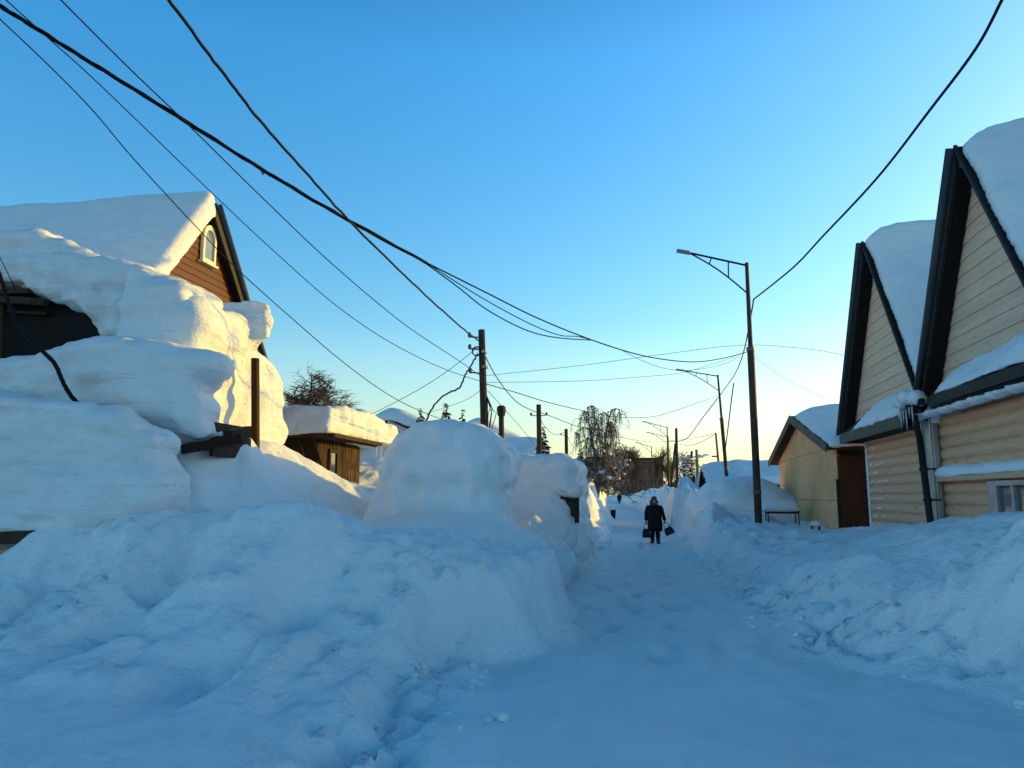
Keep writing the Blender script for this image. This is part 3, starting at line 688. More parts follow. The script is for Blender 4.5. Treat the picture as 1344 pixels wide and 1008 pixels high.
# dark green gate leaf jammed in the bank
gp = at(746, 640, 17.5)
gt = thing('gate', 'dark green metal gate leaf half buried in the snow bank left of the path', 'gate', at(748, 676, 17.5))
a, b = at(734, 642, 17.72), at(759, 646, 17.5); c, d_ = at(759, 684, 17.5), at(734, 664, 17.72)
mb = MB(); t_ = Vector((.02, .05, 0)); mb.add([a, b, c, d_, a+t_, b+t_, c+t_, d_+t_], [(0,3,2,1),(4,5,6,7),(0,1,5,4),(1,2,6,5),(2,3,7,6),(3,0,4,7)]); fix_normals(mb.build('leaf', M['green'], gt))
mb = MB(); mb.bar(a.lerp(d_, .45)-t_, b.lerp(c, .35)-t_, .04, .05); mb.build('rail', M['trim'], gt)
mb = MB(); mb.box(at(757, 670, 17.5), (.10, .08, .55)); mb.build('post', M['trim'], gt)
# bin
bp = atZ(805, 680.5, .05); bb = thing('bin', 'small black bin standing at the left edge of the path', 'bin', bp)
mb = MB(); mb.prism([(-.16, 0), (.16, 0), (.2, .62), (-.2, .62)], -.17, .17, 'y'); mb.v = [(v[0]+bp.x, v[1]+bp.y, v[2]+bp.z) for v in mb.v]; fix_normals(mb.build('body', M['bin'], bb, bevel=.02))
mb = MB(); mb.box((bp.x, bp.y, bp.z+.65), (.44, .40, .06)); mb.build('lid', M['bin'], bb, bevel=.02)

# ------------------------------------------------------------------ shack behind the mound
kx = -7.86; s0 = Vector((-7.86, 18, 3.2))
sk = thing('shack', 'weathered plank shack with a sun-streaked front, small window and thick snow on its flat roof', 'shack', (-9.2, 20, 1.8))
mb = MB(); yv = 18.35; n = 0
while yv < 21.2:
    w = random.uniform(.10, .17); mb.box((-8.25+random.uniform(-.012, .012), yv+w/2, 2.35), (.05, w-.012, 1.9)); yv += w
mb.build('wall', M['gold_wood'], sk)
mb = MB(); mb.box((-10.6, 19.8, 2.35), (4.6, 2.6, 1.86)); mb.build('side_wall', M['dark_wood'], sk)
mb = MB(); mb.box((-9.75, 19.8, 3.27), (4.2, 3.5, .10)); mb.box((-7.84, 19.75, 3.25), (.06, 3.6, .13)); mb.build('roof', M['dark_wood'], sk)
mb = MB()
for px_ in (388, 408): mb.tube([at(px_, 566, 18.1), at(px_+14, 612, 18.1)], .035, 6)
mb.build('brace', M['post_wood'], sk)
wy = atX(437, 610, -8.2).y; mb = MB(); zt = atX(437, 590, -8.2).z; zb = 1.75
for (ya, yb, z0, z1) in ((wy-.28, wy-.2, zb, zt), (wy+.2, wy+.28, zb, zt), (wy-.2, wy+.2, zt-.09, zt)): mb.box((-8.2, (ya+yb)/2, (z0+z1)/2), (.07, yb-ya, z1-z0))
wf = mb.build('window', M['gold_wood'], sk); mb = MB(); mb.box((-8.21, wy, (zb+zt)/2-.04), (.02, .4, zt-zb-.1)); mb.build('pane', M['glass'], wf)
g = Grid((-12.4, 17.5, 3.1), (-7.3, 24.3, 4.8), .075)
d = ext(poly_sd(g.Y, g.Z, [(17.95, 3.28), (18.1, 4.05), (19.2, 4.18), (21.5, 4.12), (23.3, 4.0), (23.7, 3.6), (23.6, 3.28)]), g.X, -12.2, -7.78, .16)
snow_mesh('snow_cap', d, g, M['snow_layer'], sk, big=.09, mid=.04, strata=.02, seed=51)
for px_, ln in ((494, .42), (500, .5)):
    mb = MB(); p = atX(px_, 586, -7.95); mb.tube([p, p-Vector((0, 0, ln*.5)), p-Vector((0, 0, ln))], [.03, .018, .004], 6); mb.build('icicle', M['ice'], sk, smooth=True)

# ------------------------------------------------------------------ shed on the right
XS = 4.55; ps = atX(1032, 549, XS); e1 = atX(1009, 600, XS); e2 = atX(1086, 592, XS)
ycS = (e1.y+e2.y)/2; hwS = (e1.y-e2.y)/2; zeS = (e1.z+e2.z)/2
SH = thing('plywood_shed', 'low plywood shed with a brown side door and rounded snow on its roof', 'shed', (XS+2, ycS, .5))
mb = MB(); yw0, yw1 = e2.y+.35, e1.y-.5
zr = ps.z-.15
for (ya, yb) in ((yw0, yw0+(yw1-yw0)*.34), (yw0+(yw1-yw0)*.34+.012, yw0+(yw1-yw0)*.67), (yw0+(yw1-yw0)*.67+.012, yw1)):
    for (za_, zb_) in ((.2, 1.65), (1.662, zeS-.05)): mb.box((XS+.3, (ya+yb)/2, (za_+zb_)/2), (.03, yb-ya, zb_-za_))
mb.prism([(yw0, zeS-.04), (yw1, zeS-.04), (ycS, zr)], XS+.28, XS+.31, 'x')
fix_normals(mb.build('wall', M['ply'], SH))
mb = MB(); mb.box((XS+1.9, yw0-.02, 1.45), (3.2, .05, 2.7)); mb.build('door', M['brown_door'], SH, bevel=.01)
mb = MB(); mb.box((XS+2.2, (yw0+yw1)/2, 1.5), (3.6, yw1-yw0-.1, 2.7)); mb.build('side_wall', M['dark_wood'], SH)
mb = MB(); mb.box((XS+.28, yw0-.035, 1.2), (.09, .03, 2.0)); mb.box((XS+.25, yw0+.08, .62), (.03, .14, .5)); mb.build('corner_board', M['trim'], SH)
mb = MB(); slS = (ps.z-zeS)/hwS
for s in (-1, 1): mb.prism([(ycS, ps.z), (ycS+s*hwS, zeS), (ycS+s*hwS, zeS-.14), (ycS, ps.z-.16)], XS, XS+4.2, 'x')
RS = fix_normals(mb.build('roof', M['dark_wood'], SH))
mb = MB()
for s in (-1, 1): mb.prism([(ycS, ps.z+.02), (ycS+s*hwS, zeS+.02), (ycS+s*hwS, zeS-.2), (ycS, ps.z-.22)], XS-.04, XS-.005, 'x')
fix_normals(mb.build('barge_board', M['fascia'], SH))
g = Grid((XS-.2, ycS-hwS-.5, zeS-.4), (XS+4.6, ycS+hwS+.5, ps.z+1.3), .09)
dr = g.Z-(ps.z-slS*np.sqrt((g.Y-ycS)**2+.3)); t = .52*(1-np.exp(-(g.X-XS)/.4))*np.sqrt(np.clip(1-((g.Y-ycS)/(hwS+.1))**2*.8, 0, 1))+.02
d = np.maximum(dr-t, -(dr+.06))*.8; d = np.maximum(d, np.maximum(np.abs(g.Y-ycS)-hwS-.1, XS-g.X)); d = np.maximum(d, g.X-(XS+4.3))
snow_mesh('snow_cap', d, g, M['snow'], RS, big=.06, mid=.02, seed=53)
# snow covered table by the shed
tp = at(1027, 690, 25.0); tz = 1.30
TB = thing('table', 'small table on red tube legs under a cushion of snow beside the nearest lamp', 'table', (tp.x, tp.y, .9))
mb = MB(); mb.box((tp.x, tp.y, tz), (.95, .6, .04)); mb.build('tabletop', M['dark_wood'], TB)
for sx in (-1, 1):
    for sy in (-1, 1): mb = MB(); mb.tube([(tp.x+sx*.44, tp.y+sy*.26, tz), (tp.x+sx*.44, tp.y+sy*.26, .7)], .02, 8); mb.build('leg', M['red_metal'], TB)
for sy in (-1, 1): mb = MB(); mb.bar((tp.x-.44, tp.y+sy*.27, tz-.04), (tp.x+.44, tp.y+sy*.27, tz-.04), .03, .04); mb.build('frame', M['red_metal'], TB)
g = Grid((tp.x-.8, tp.y-.6, tz-.1), (tp.x+.8, tp.y+.6, tz+.7), .04)
snow_mesh('snow_cap', ext(poly_sd(g.X, g.Z, [(tp.x-.62, tz+.03), (tp.x+.52, tz+.02), (tp.x+.36, tz+.28), (tp.x-.1, tz+.34), (tp.x-.62, tz+.24)]), g.Y, tp.y-.42, tp.y+.42, .12), g, M['snow'], TB, big=.03, mid=.015, seed=55)
# stump
st = atX(1071, 702, 4.25); so = thing('stakes', 'pair of short wooden stakes capped with snow at the shed corner', 'stakes', (st.x, st.y, hz(st.x, st.y)-.1))
z0 = hz(st.x, st.y)
for dx in (-.07, .08): mb = MB(); mb.tube([(st.x+dx, st.y, z0-.2), (st.x+dx*1.2, st.y, z0+.16+dx*.3)], .025, 8); mb.build('stake', M['post_wood'], so)
mb = MB(); mb.blob((st.x, st.y, z0+.19), (.13, .10, .08), 3, 10, 6, .35); mb.build('snow_cap', M['snow'], so, smooth=True)

# ------------------------------------------------------------------ street lamps
def lamp(label, base, top, tip, sleeve=.68, thick=1.0):
    base = Vector(base); top = Vector(top); tip = Vector(tip); base.z = min(base.z, hz(base.x, base.y))-.3
    T = thing('street_lamp', label, 'street lamp', base, 'street lamps along the right of the path')
    ax = (top-base).normalized(); mid = base.lerp(top, sleeve)
    mb = MB(); mb.tube([base, mid], .105*thick, 10); mb.tube([mid, mid+ax*.06, top], [.085*thick, .07*thick, .055*thick], 10); mb.build('pole', M['rust'], T)
    for c0_, c1_ in ((mid-ax*.09, mid+ax*.02), (base+ax*1.25, base+ax*1.33)): mb = MB(); mb.tube([c0_, c1_], .124*thick, 10); mb.build('collar', M['iron'], T)
    k = top-ax*.08; low = top-ax*.95; hd = tip.lerp(top, .2)
    mb = MB(); mb.tube([k, hd], .032*thick, 8)
    J = lambda f: k.lerp(tip, f)
    curve = [low.lerp(J(.80), t)+Vector((0, 0, .10*math.sin(PI*t))) for t in [i/6 for i in range(7)]]
    mb.tube(curve, .024*thick, 8)
    for f, g_ in ((.26, 2), (.50, 4)): mb.tube([J(f), curve[g_]], .022*thick, 6)
    mb.build('arm', M['trim'], T)
    d = (tip-hd).normalized(); mb = MB(); mb.bar(hd, tip, .17*thick, .09*thick); mb.build('lamp_head', M['lamp'], T, bevel=.02)
    return T
lamp('nearest street lamp, tall rusty pole with a truss arm in front of the plywood shed', at(996, 692, 23), at(980, 345, 23), at(888, 329, 23))
lamp('second street lamp up the street, slim dark pole rising beside a wide snow roof', at(955, 632, 45), at(942, 492, 45), at(887, 485, 45), .62)
lamp('third street lamp, its arm highest among the distant lamps right of the birch', at(878, 645, 75), at(875.5, 560, 75), at(843, 553, 75), .6)
lamp('fourth street lamp, lined up just behind the third with its arm slightly lower', at(879, 645, 92), at(877, 573, 92), at(848, 567, 92), .6)
lamp('farthest street lamp, small and thin above the person in the black coat', at(857.5, 650, 112), at(855, 586, 112), at(834, 580, 112), .6, 1.2)

# ------------------------------------------------------------------ utility poles
def pole(label, pb, ptop, r0=.13, r1=.10, mat='pole_wood', arms=(), group='wooden utility poles', name='utility_pole', brace=None):
    b = Vector(pb); t = Vector(ptop); b.z = hz(b.x, b.y)-.4
    T = thing(name, label, 'utility pole', b, group)
    mb = MB(); mb.tube([b, b.lerp(t, .5), t], [r0, (r0+r1)/2, r1], 10); mb.build('pole', M[mat], T, smooth=False)
    for f, side in arms:
        p = b.lerp(t, f); mb = MB(); mb.tube([p, p+Vector((side*.32, 0, .04))], .022, 6); mb.blob(p+Vector((side*.34, 0, .09)), (.055, .055, .08), 1, 8, 6, 0); mb.build('insulator', M['iron'], T)
    if brace: mb = MB(); mb.tube([Vector(brace[0]), Vector(brace[1])], r1*.8, 8); mb.build('brace', M[mat], T)
    return T
pole('tallest thick wooden utility pole, rising behind the largest snow mound', at(640, 600, 20), at(632, 433, 20), .115, .09, arms=((.96, -1), (.9, -1), (.78, -1)))
P1 = bpy.context.scene.objects
tp1 = [o for o in P1 if o.name.startswith('utility_pole')][0]
for f in (.0, .33):
    mb = MB(); p = at(634.5+f*5, 462+f*60, 20); mb.tube([p+Vector((0, 0, -.03)), p+Vector((0, 0, .03))], .112, 10); mb.build('clamp', M['flash'], tp1)
mb = MB(); c = at(625.5, 461, 19.9); mb.tube([c+Vector((.12*math.cos(a), 0, .12*math.sin(a))) for a in [2*PI*i/14 for i in range(15)]], .02, 6); mb.build('cable_coil', M['cable'], tp1)
mb = MB()
for k in range(5): x_ = at(640+k*1.9, 545, 20); mb.tube([at(637, 515, 20), x_+Vector((.0, 0, .35-.06*k)), x_+Vector((.08*math.sin(k*2), 0, .05)), x_-Vector((.05*k, 0, .9))], .011, 5)
mb.build('hanging_wires', M['cable'], tp1)
pole('wooden utility pole with a small side hook, second from the largest mound', at(709, 620, 33), at(707, 531, 33), .13, .105, arms=((.88, 1), (.88, -1)))
pole('shorter plain wooden pole left of the snowy birch', at(744, 612, 50), at(743, 563, 50), .13, .11, arms=((.9, -1),))
pole('dark wooden pole braced by a leaning strut, right of the distant lamps', at(889.5, 655, 70), at(887.5, 562, 70), .15, .12, brace=(at(879, 655, 70.3), at(886.5, 582, 70.1)))
pole('short stub pole leaning right among the snowy bare shrubs', at(904, 632, 78), at(908, 592, 78), .14, .12)
pole('pale upright pole beside the small snow-roofed cabin', at(917, 650, 66), at(914, 590, 66), .14, .11, mat='birch')
T = pole('thin grey pole with a small sign bracket in front of the wide snow roof', at(947, 640, 52), at(939.5, 568, 52), .11, .07, mat='iron', group=None)
mb = MB(); mb.box(at(938.5, 599, 51.95), (.42, .05, .1)); mb.build('sign_bracket', M['iron'], T)
# chimney pipe
cp = at(659, 580, 28); ch = thing('chimney_pipe', 'black stove pipe with a bulky cap behind the largest mound', 'chimney', (cp.x, cp.y, 2.5))
mb = MB(); mb.tube([(cp.x, cp.y, 2.4), at(658, 545, 28)], .10, 10); mb.build('pipe', M['trim'], ch)
mb = MB(); c = at(658, 545, 28); mb.tube([c-Vector((0, 0, .03)), c+Vector((0, 0, .12)), c+Vector((0, 0, .3)), c+Vector((0, 0, .36))], [.13, .17, .17, .10], 10); mb.build('cap', M['trim'], ch)

# ------------------------------------------------------------------ cables
def catmull(P, n=8):
    out = []; m = len(P)
    for i in range(m-1):
        a, b, c, d = P[max(i-1, 0)], P[i], P[i+1], P[min(i+2, m-1)]
        for k in range(n):
            t = k/n; out.append(.5*((2*b)+(c-a)*t+(2*a-5*b+4*c-d)*t*t+(3*b-a-3*c+d)*t**3))
    out.append(P[-1]); return out
def wire(label, px, Y0, Y1, r, mat='cable', wig=0, cat='cable', group='overhead cables', ext0=0, n=6, tubes=1):
    L = [0]
    for a, b in zip(px, px[1:]): L.append(L[-1]+math.hypot(b[0]-a[0], b[1]-a[1]))
    pts = []
    for (x, y), l in zip(px, L):
        iy = (1/Y0)*(1-l/L[-1])+(1/Y1)*(l/L[-1]); pts.append(at(x, y, 1/iy))
    pts = catmull(pts, 8)
    if ext0: pts.insert(0, pts[0]+(pts[0]-pts[1]).normalized()*ext0)
    rng = random.Random(len(label))
    mb = MB()
    for q in range(tubes):
        pp = []
        for i, p in enumerate(pts):
            e = .0 if i in (0, len(pts)-1) else 1
            o = Vector((rng.uniform(-wig, wig), rng.uniform(-wig, wig), rng.uniform(-wig, wig)))*e
            if tubes > 1: a = i*.55+q*2*PI/tubes; o += Vector((math.cos(a), 0, math.sin(a)))*r*1.1
            pp.append(p+o)
        mb.tube(pp, r, n)
    return tag(mb.build('cable', M[mat], None, pts[-1], smooth=True), label, cat, group)
wire('thick single cable from the top of the photo down to the tallest wooden pole', [(205,-22),(222,0),(262,55),(300,105),(340,157),(400,225),(457,288),(540,370),(600,425),(628,447)], 6.5, 19.9, .020, wig=.006, ext0=6)
BP = [(-20,-2),(0,8),(60,45),(140,95),(240,157),(345,223),(450,285),(560,345),(640,385),(700,415),(760,440),(815,459),(860,470),(910,475),(950,470),(980,462)]
BL = [0]
for a, b in zip(BP, BP[1:]): BL.append(BL[-1]+math.hypot(b[0]-a[0], b[1]-a[1]))
BY = [1/((1/8.0)*(1-l/BL[-1])+(1/22.6)*(l/BL[-1])) for l in BL]
wire('thickest twisted cable bundle, running from the top left corner until it frays over the street', BP[:8], 8.0, BY[7], .016, wig=.005, ext0=6, tubes=3)
wire('uppermost strand of the frayed bundle, reaching across the street to the nearest lamp', BP[7:], BY[7], 22.6, .014, group='loose strands')
wire('middle sagging strand of the frayed bundle', [(560,345),(600,371),(650,401),(700,427),(735,440),(765,443),(815,459)], BY[7], BY[11], .010, group='loose strands')
wire('loose strand sagging furthest below the frayed bundle', [(555,343),(600,376),(640,407),(690,433),(730,443),(778,446.5)], BY[7]-.05, BY[10]*.7+BY[11]*.3, .012, group='loose strands')
wire('thin strand branching below the far end of the frayed bundle', [(815,459),(840,472),(870,483),(905,486),(950,478),(972,466)], BY[11], 22.4, .006, group='loose strands')
wire('cable tie ends dangling from the thick bundle', [(342,222),(345,229),(347,225),(352,227),(353,232)], 10.2, 10.3, .008, group='loose strands')
wire('thin cable starting left of the thick single cable at the top edge', [(70,-12),(80,0),(170,90),(240,157),(350,265),(440,350),(530,425),(600,472),(636,497)], 7.2, 19.9, .009, ext0=6)
wire('thin cable partly coated with frost, running behind the bundle toward the shack', [(-4,-12),(8,0),(70,56),(135,115),(280,255),(360,330),(440,400),(510,448),(580,483),(636,502)], 8.0, 19.9, .008, ext0=6)
wire('lowest thin cable passing across the brown gable at the left', [(-10,14),(0,25),(60,82),(120,143),(175,208),(255,295),(310,352),(380,415),(450,475),(510,518),(560,543),(600,556),(637,566)], 7.5, 19.9, .008, ext0=5)
wire('thick cable from the upper right corner to the nearest street lamp', [(1325,-20),(1315,0),(1280,65),(1220,145),(1150,235),(1080,310),(1040,352),(989,393)], 8.5, 23, .021, ext0=6)
wire('cable running between the nearest and second street lamps', [(989,393),(986,412),(976,462),(965,490),(950,512),(941,524)], 23, 45, .022)
wire('cable sagging from the second street lamp to the third', [(941,524),(921,550),(904,573),(892,579),(877,579)], 45, 75, .03)
wire('long sagging cable across the street from the second lamp to the tallest wooden pole', [(941,520),(915,529),(880,541),(856,547),(820,548),(779,542),(719,528),(680,516),(638,504)], 45, 20.1, .012)
wire('upper straight thin cable over the street from the tallest wooden pole to the beige gable', [(638,493),(760,480),(870,465),(975,453),(1060,458),(1112,467)], 20.1, 20.3, .006)
wire('lower straight thin cable over the street from the tallest wooden pole', [(638,502),(760,500),(850,494),(900,488),(966,468)], 20.1, 23, .006)
wire('curved cable from the tallest wooden pole down to the second wooden pole', [(636,466),(655,500),(680,529),(706,542)], 20, 33, .016)
wire('faint straight cable dropping from the tallest pole toward the far roofs', [(640,513),(665,540),(695,575),(706,590)], 20, 33, .008)
wire('cable looping between the second wooden pole and the shorter one', [(709,550),(718,563),(730,571),(743,566)], 33, 50, .014)
wire('cable from the side hook of the second wooden pole toward the birch', [(711,542),(730,549),(750,557),(770,563),(800,571),(850,580),(876,579)], 33, 75, .016)
wire('cable dropping right from the shorter plain pole', [(744,570),(750,583),(760,593),(772,597)], 50, 60, .014)
wire('thin cable going left from the tallest wooden pole to the shack roof', [(628,455),(590,485),(550,511),(505,535),(478,548)], 19.9, 21, .008)
wire('heavy kinked cable hanging from the coil down behind the largest mound', [(627,464),(621,476),(613,488),(606,504),(600,511),(590,515),(578,523),(566,538),(558,556),(554,575)], 19.9, 17.5, .022, wig=.015, group='hanging cables')
wire('faint thin cable curving from the tallest pole to the far snow roofs', [(636,508),(615,523),(590,533),(560,543)], 19.9, 30, .007)
wire('short cable sagging between the distant lamp poles and the thin grey pole', [(892,583),(905,585),(918,581),(930,575),(939,569)], 72, 52, .02)
wire('cable strung between the far lamps and the thin grey pole', [(876,579),(910,575),(935,570)], 75, 52, .015)
wire('faint cable slanting down right from the nearest lamp toward the shed roof', [(991,470),(1020,490),(1060,512),(1098,530)], 23, 21.5, .005)
wire('nearly vertical wire hanging between the second lamp and the nearest one', [(963,503),(960,525),(957,550),(952,590)], 38, 44, .03, group='hanging cables')
wire('heavy cable fallen across the pillow-shaped snow slab at the left edge', [(-12,330),(0,362),(14,405),(32,438),(55,460),(72,478),(82,500),(93,519),(109,537)], 9.3, 9.56, .030, group='hanging cables', wig=.004)
wire('thin wire hanging over the dark porch at the left edge', [(-5,325),(0,338),(10,358),(21,381)], 9.5, 11.2, .007, group='hanging cables')

# ------------------------------------------------------------------ people
GLOVE = .93
def skin_body(name, mat, parent, J, E, scale=1):
    me = bpy.data.meshes.new(name); names = list(J)
    me.from_pydata([J[k][0] for k in names], [], []); me.edges.add(len(E))
    for i, (a, b) in enumerate(E): me.edges[i].vertices = (names.index(a), names.index(b))
    o = bpy.data.objects.new(name, me); COL.objects.link(o)
    m = o.modifiers.new('skin', 'SKIN'); m.use_smooth_shade = True
    for i, k in enumerate(names):
        sv = me.skin_vertices[0].data[i]; r = J[k][1]; sv.radius = r if isinstance(r, tuple) else (r, r); sv.use_root = (i == 0)
    s = o.modifiers.new('sub', 'SUBSURF'); s.levels = 1; s.render_levels = 1
    bpy.context.view_layer.update()
    ev = o.evaluated_get(bpy.context.evaluated_depsgraph_get()); nm = bpy.data.meshes.new_from_object(ev)
    bpy.data.objects.remove(o); nm.materials.clear(); nm.materials.append(M[mat]); nm.materials.append(M['bag'])
    for p in nm.polygons: p.material_index = 1 if p.center.z < GLOVE else 0
    ob = bpy.data.objects.new(name, nm); COL.objects.link(ob); ob.parent = parent; ROOT[ob] = ROOT[parent]; return ob
def person(label, loc):
    T = thing('person', label, 'person', loc)
    J = {'pelvis': ((0, 0, .92), (.15, .11)), 'waist': ((0, 0, 1.08), (.14, .10)), 'chest': ((0, -.02, 1.30), (.17, .12)), 'neckb': ((0, -.03, 1.44), (.075, .07)), 'neck': ((0, -.05, 1.50), .055), 'jaw': ((0, -.085, 1.555), (.065, .075)), 'head': ((0, -.075, 1.63), (.078, .095)), 'crown': ((0, -.06, 1.70), (.06, .075)),
         'nose': ((0, -.185, 1.595), .014)}
    E = [('pelvis', 'waist'), ('waist', 'chest'), ('chest', 'neckb'), ('neckb', 'neck'), ('neck', 'jaw'), ('jaw', 'head'), ('head', 'crown'), ('jaw', 'nose')]
    for s, n, kn, ft in ((-1, 'r', (-.09, -.03, .48), (-.10, .02)), (1, 'l', (.10, -.10, .49), (.11, -.13))):
        J['hip'+n] = ((s*.09, 0, .86), .105); J['knee'+n] = (kn, .07); J['ankle'+n] = ((ft[0], ft[1], .10), .05); J['toe'+n] = ((ft[0]+s*.02, ft[1]-.15, .045), .045)
        E += [('pelvis', 'hip'+n), ('hip'+n, 'knee'+n), ('knee'+n, 'ankle'+n), ('ankle'+n, 'toe'+n)]
        el = (s*.30, .02, 1.12); wr = (s*.33+ (.05 if s > 0 else 0), -.05, .88)
        J['sh'+n] = ((s*.19, -.01, 1.38), .07); J['el'+n] = (el, .05); J['wr'+n] = (wr, .034); J['palm'+n] = ((wr[0], wr[1]-.01, wr[2]-.07), (.038, .02))
        E += [('chest', 'sh'+n), ('sh'+n, 'el'+n), ('el'+n, 'wr'+n), ('wr'+n, 'palm'+n)]
        for k in range(4):
            a, b = 'f%d%s' % (k, n), 'g%d%s' % (k, n); dy = -.035+.022*k
            J[a] = ((wr[0]+s*.012, wr[1]+dy, wr[2]-.125+.004*abs(k-1)), .010); J[b] = ((wr[0]-s*.018, wr[1]+dy, wr[2]-.150+.006*abs(k-1)), .009); E += [('palm'+n, a), (a, b)]
        J['t'+n] = ((wr[0]-s*.02, wr[1]-.055, wr[2]-.06), .011); J['u'+n] = ((wr[0]-s*.03, wr[1]-.06, wr[2]-.10), .009); E += [('palm'+n, 't'+n), ('t'+n, 'u'+n)]
    skin_body('body', 'skin', T, J, E)
    def rings(mb, R, n=20, fold=0):
        vs = []; 
        for (c, rx, ry) in R:
            for k in range(n):
                a = 2*PI*k/n; q = 1+fold*math.sin(a*5+c[2]*3)*(1 if c[2] < 1.1 else .3)
                vs.append((c[0]+rx*q*math.cos(a), c[1]+ry*q*math.sin(a), c[2]))
        fs = [(i*n+k, i*n+(k+1) % n, (i+1)*n+(k+1) % n, (i+1)*n+k) for i in range(len(R)-1) for k in range(n)]
        mb.add([Vector(v)+ROOT[T] for v in vs], fs)
    mb = MB()
    rings(mb, [((0, -.03, 1.50), .09, .09), ((0, -.02, 1.46), .17, .13), ((0, -.01, 1.41), .25, .155), ((0, 0, 1.30), .265, .175), ((0, 0, 1.1), .245, .175), ((0, 0, .95), .27, .20), ((0, 0, .75), .285, .22), ((0, -.01, .46), .27, .23), ((0, -.01, .455), .25, .20)], fold=.05)
    for s in (-1, 1):
        wr = Vector((s*.33+(.05 if s > 0 else 0), -.05, .88))
        mb.tube([Vector(p)+ROOT[T] for p in ((s*.19, -.01, 1.41), (s*.26, .0, 1.3), (s*.305, .02, 1.12), wr.lerp(Vector((s*.305, .02, 1.12)), .5), wr)], [.085, .09, .078, .066, .062], 12)
    mb.build('coat', M['coat'], T, smooth=True)
    mb = MB()
    for s, kn, ft in ((-1, (-.09, -.03, .48), (-.10, .02)), (1, (.10, -.10, .49), (.11, -.13))):
        mb.tube([Vector(p)+ROOT[T] for p in ((s*.09, 0, .8), kn, (ft[0], ft[1], .2))], [.115, .09, .08], 12)
    mb.build('trousers', M['coat'], T, smooth=True)
    for s, ft in ((-1, (-.10, .02)), (1, (.11, -.13))):
        mb = MB(); mb.tube([Vector(p)+ROOT[T] for p in ((ft[0], ft[1]+.03, .30), (ft[0], ft[1]+.02, .12), (ft[0], ft[1]-.02, .06), (ft[0]+s*.02, ft[1]-.18, .05), (ft[0]+s*.022, ft[1]-.23, .045))], [.085, .075, .07, .06, .035], 12); mb.build('boot', M['bag'], T, smooth=True)
    mb = MB(); c = ROOT[T]
    mb.blob((c.x, c.y-.045, c.z+1.68), (.115, .13, .115), 2, 14, 8, .03); mb.build('hat', M['scarf'], T, smooth=True)
    mb = MB(); mb.blob((c.x, c.y+.02, c.z+1.55), (.17, .155, .15), 4, 14, 8, .03); mb.build('hood', M['coat'], T, smooth=True)
    mb = MB(); mb.tube([Vector((.12*math.cos(a), -.04+.11*math.sin(a), 1.49))+c for a in [2*PI*i/12 for i in range(13)]], .05, 8); mb.build('scarf', M['scarf'], T, smooth=True)
    for s in (-1, 1): mb = MB(); mb.blob((c.x+s*.032, c.y-.163, c.z+1.615), (.012, .008, .008), 1, 6, 4, 0); mb.build('eye', M['bag'], T)
    return T
pp = atZ(860, 712, 0.02); pp.z = hz(pp.x, pp.y)-.02
person('person on the path in a long black coat and grey hat, holding two bags', pp)
def bag(label, top, w, h, tilt):
    T = thing('bag', label, 'bag', top-Vector((0, 0, h+.25)), 'bags carried by the walker')
    R = Matrix.Rotation(tilt, 3, 'Y'); n = 14; vs = []; prof = [(0, .82), (.03, 1.0), (.35, 1.0), (.8, .86), (1.0, .62)]
    for f, q in prof:
        for k in range(n):
            a = 2*PI*k/n; ca, sa = math.cos(a), math.sin(a); e = lambda t: math.copysign(abs(t)**.55, t)
            vs.append(top+R @ Vector((e(ca)*w/2*q, e(sa)*.09*q, -(h+.22)+f*h)))
    mb = MB(); mb.add(vs, [(i*n+k, i*n+(k+1) % n, (i+1)*n+(k+1) % n, (i+1)*n+k) for i in range(len(prof)-1) for k in range(n)]+[tuple(range(n-1, -1, -1)), tuple(range(4*n, 5*n))]); mb.build('body', M['bag'], T, smooth=True)
    for y in (-.03, .03):
        mb = MB(); mb.tube([top+R @ Vector((w*.28*math.cos(a), y, -.22+.22*math.sin(a))) for a in [PI*i/10 for i in range(11)]], .012, 6); mb.build('handle', M['bag'], T, smooth=True)
bag('black bag hanging upright from the walker\'s hand on the left of the photo', pp+Vector((-.33, -.05, .77)), .30, .34, 0)
bag('dark bag swinging outward from the walker\'s hand on the right of the photo', pp+Vector((.37, -.05, .80)), .36, .28, -.45)
fp = atZ(813, 661, -.02); fp = Vector((fp.x*.6, fp.y*.6, 0)); fp = at(813, 660, 150); fp.z = hz(fp.x, fp.y)
src = [o for o in S.objects if o.name == 'person'][0]
far = src.copy(); COL.objects.link(far); far.location = at(813, 661, 130); far.scale = (1, 1, 1)
for ch_ in list(src.children): c2 = ch_.copy(); COL.objects.link(c2); c2.parent = far
far['label'] = 'tiny distant person in dark clothes at the far end of the path by the birch'; far['category'] = 'person'

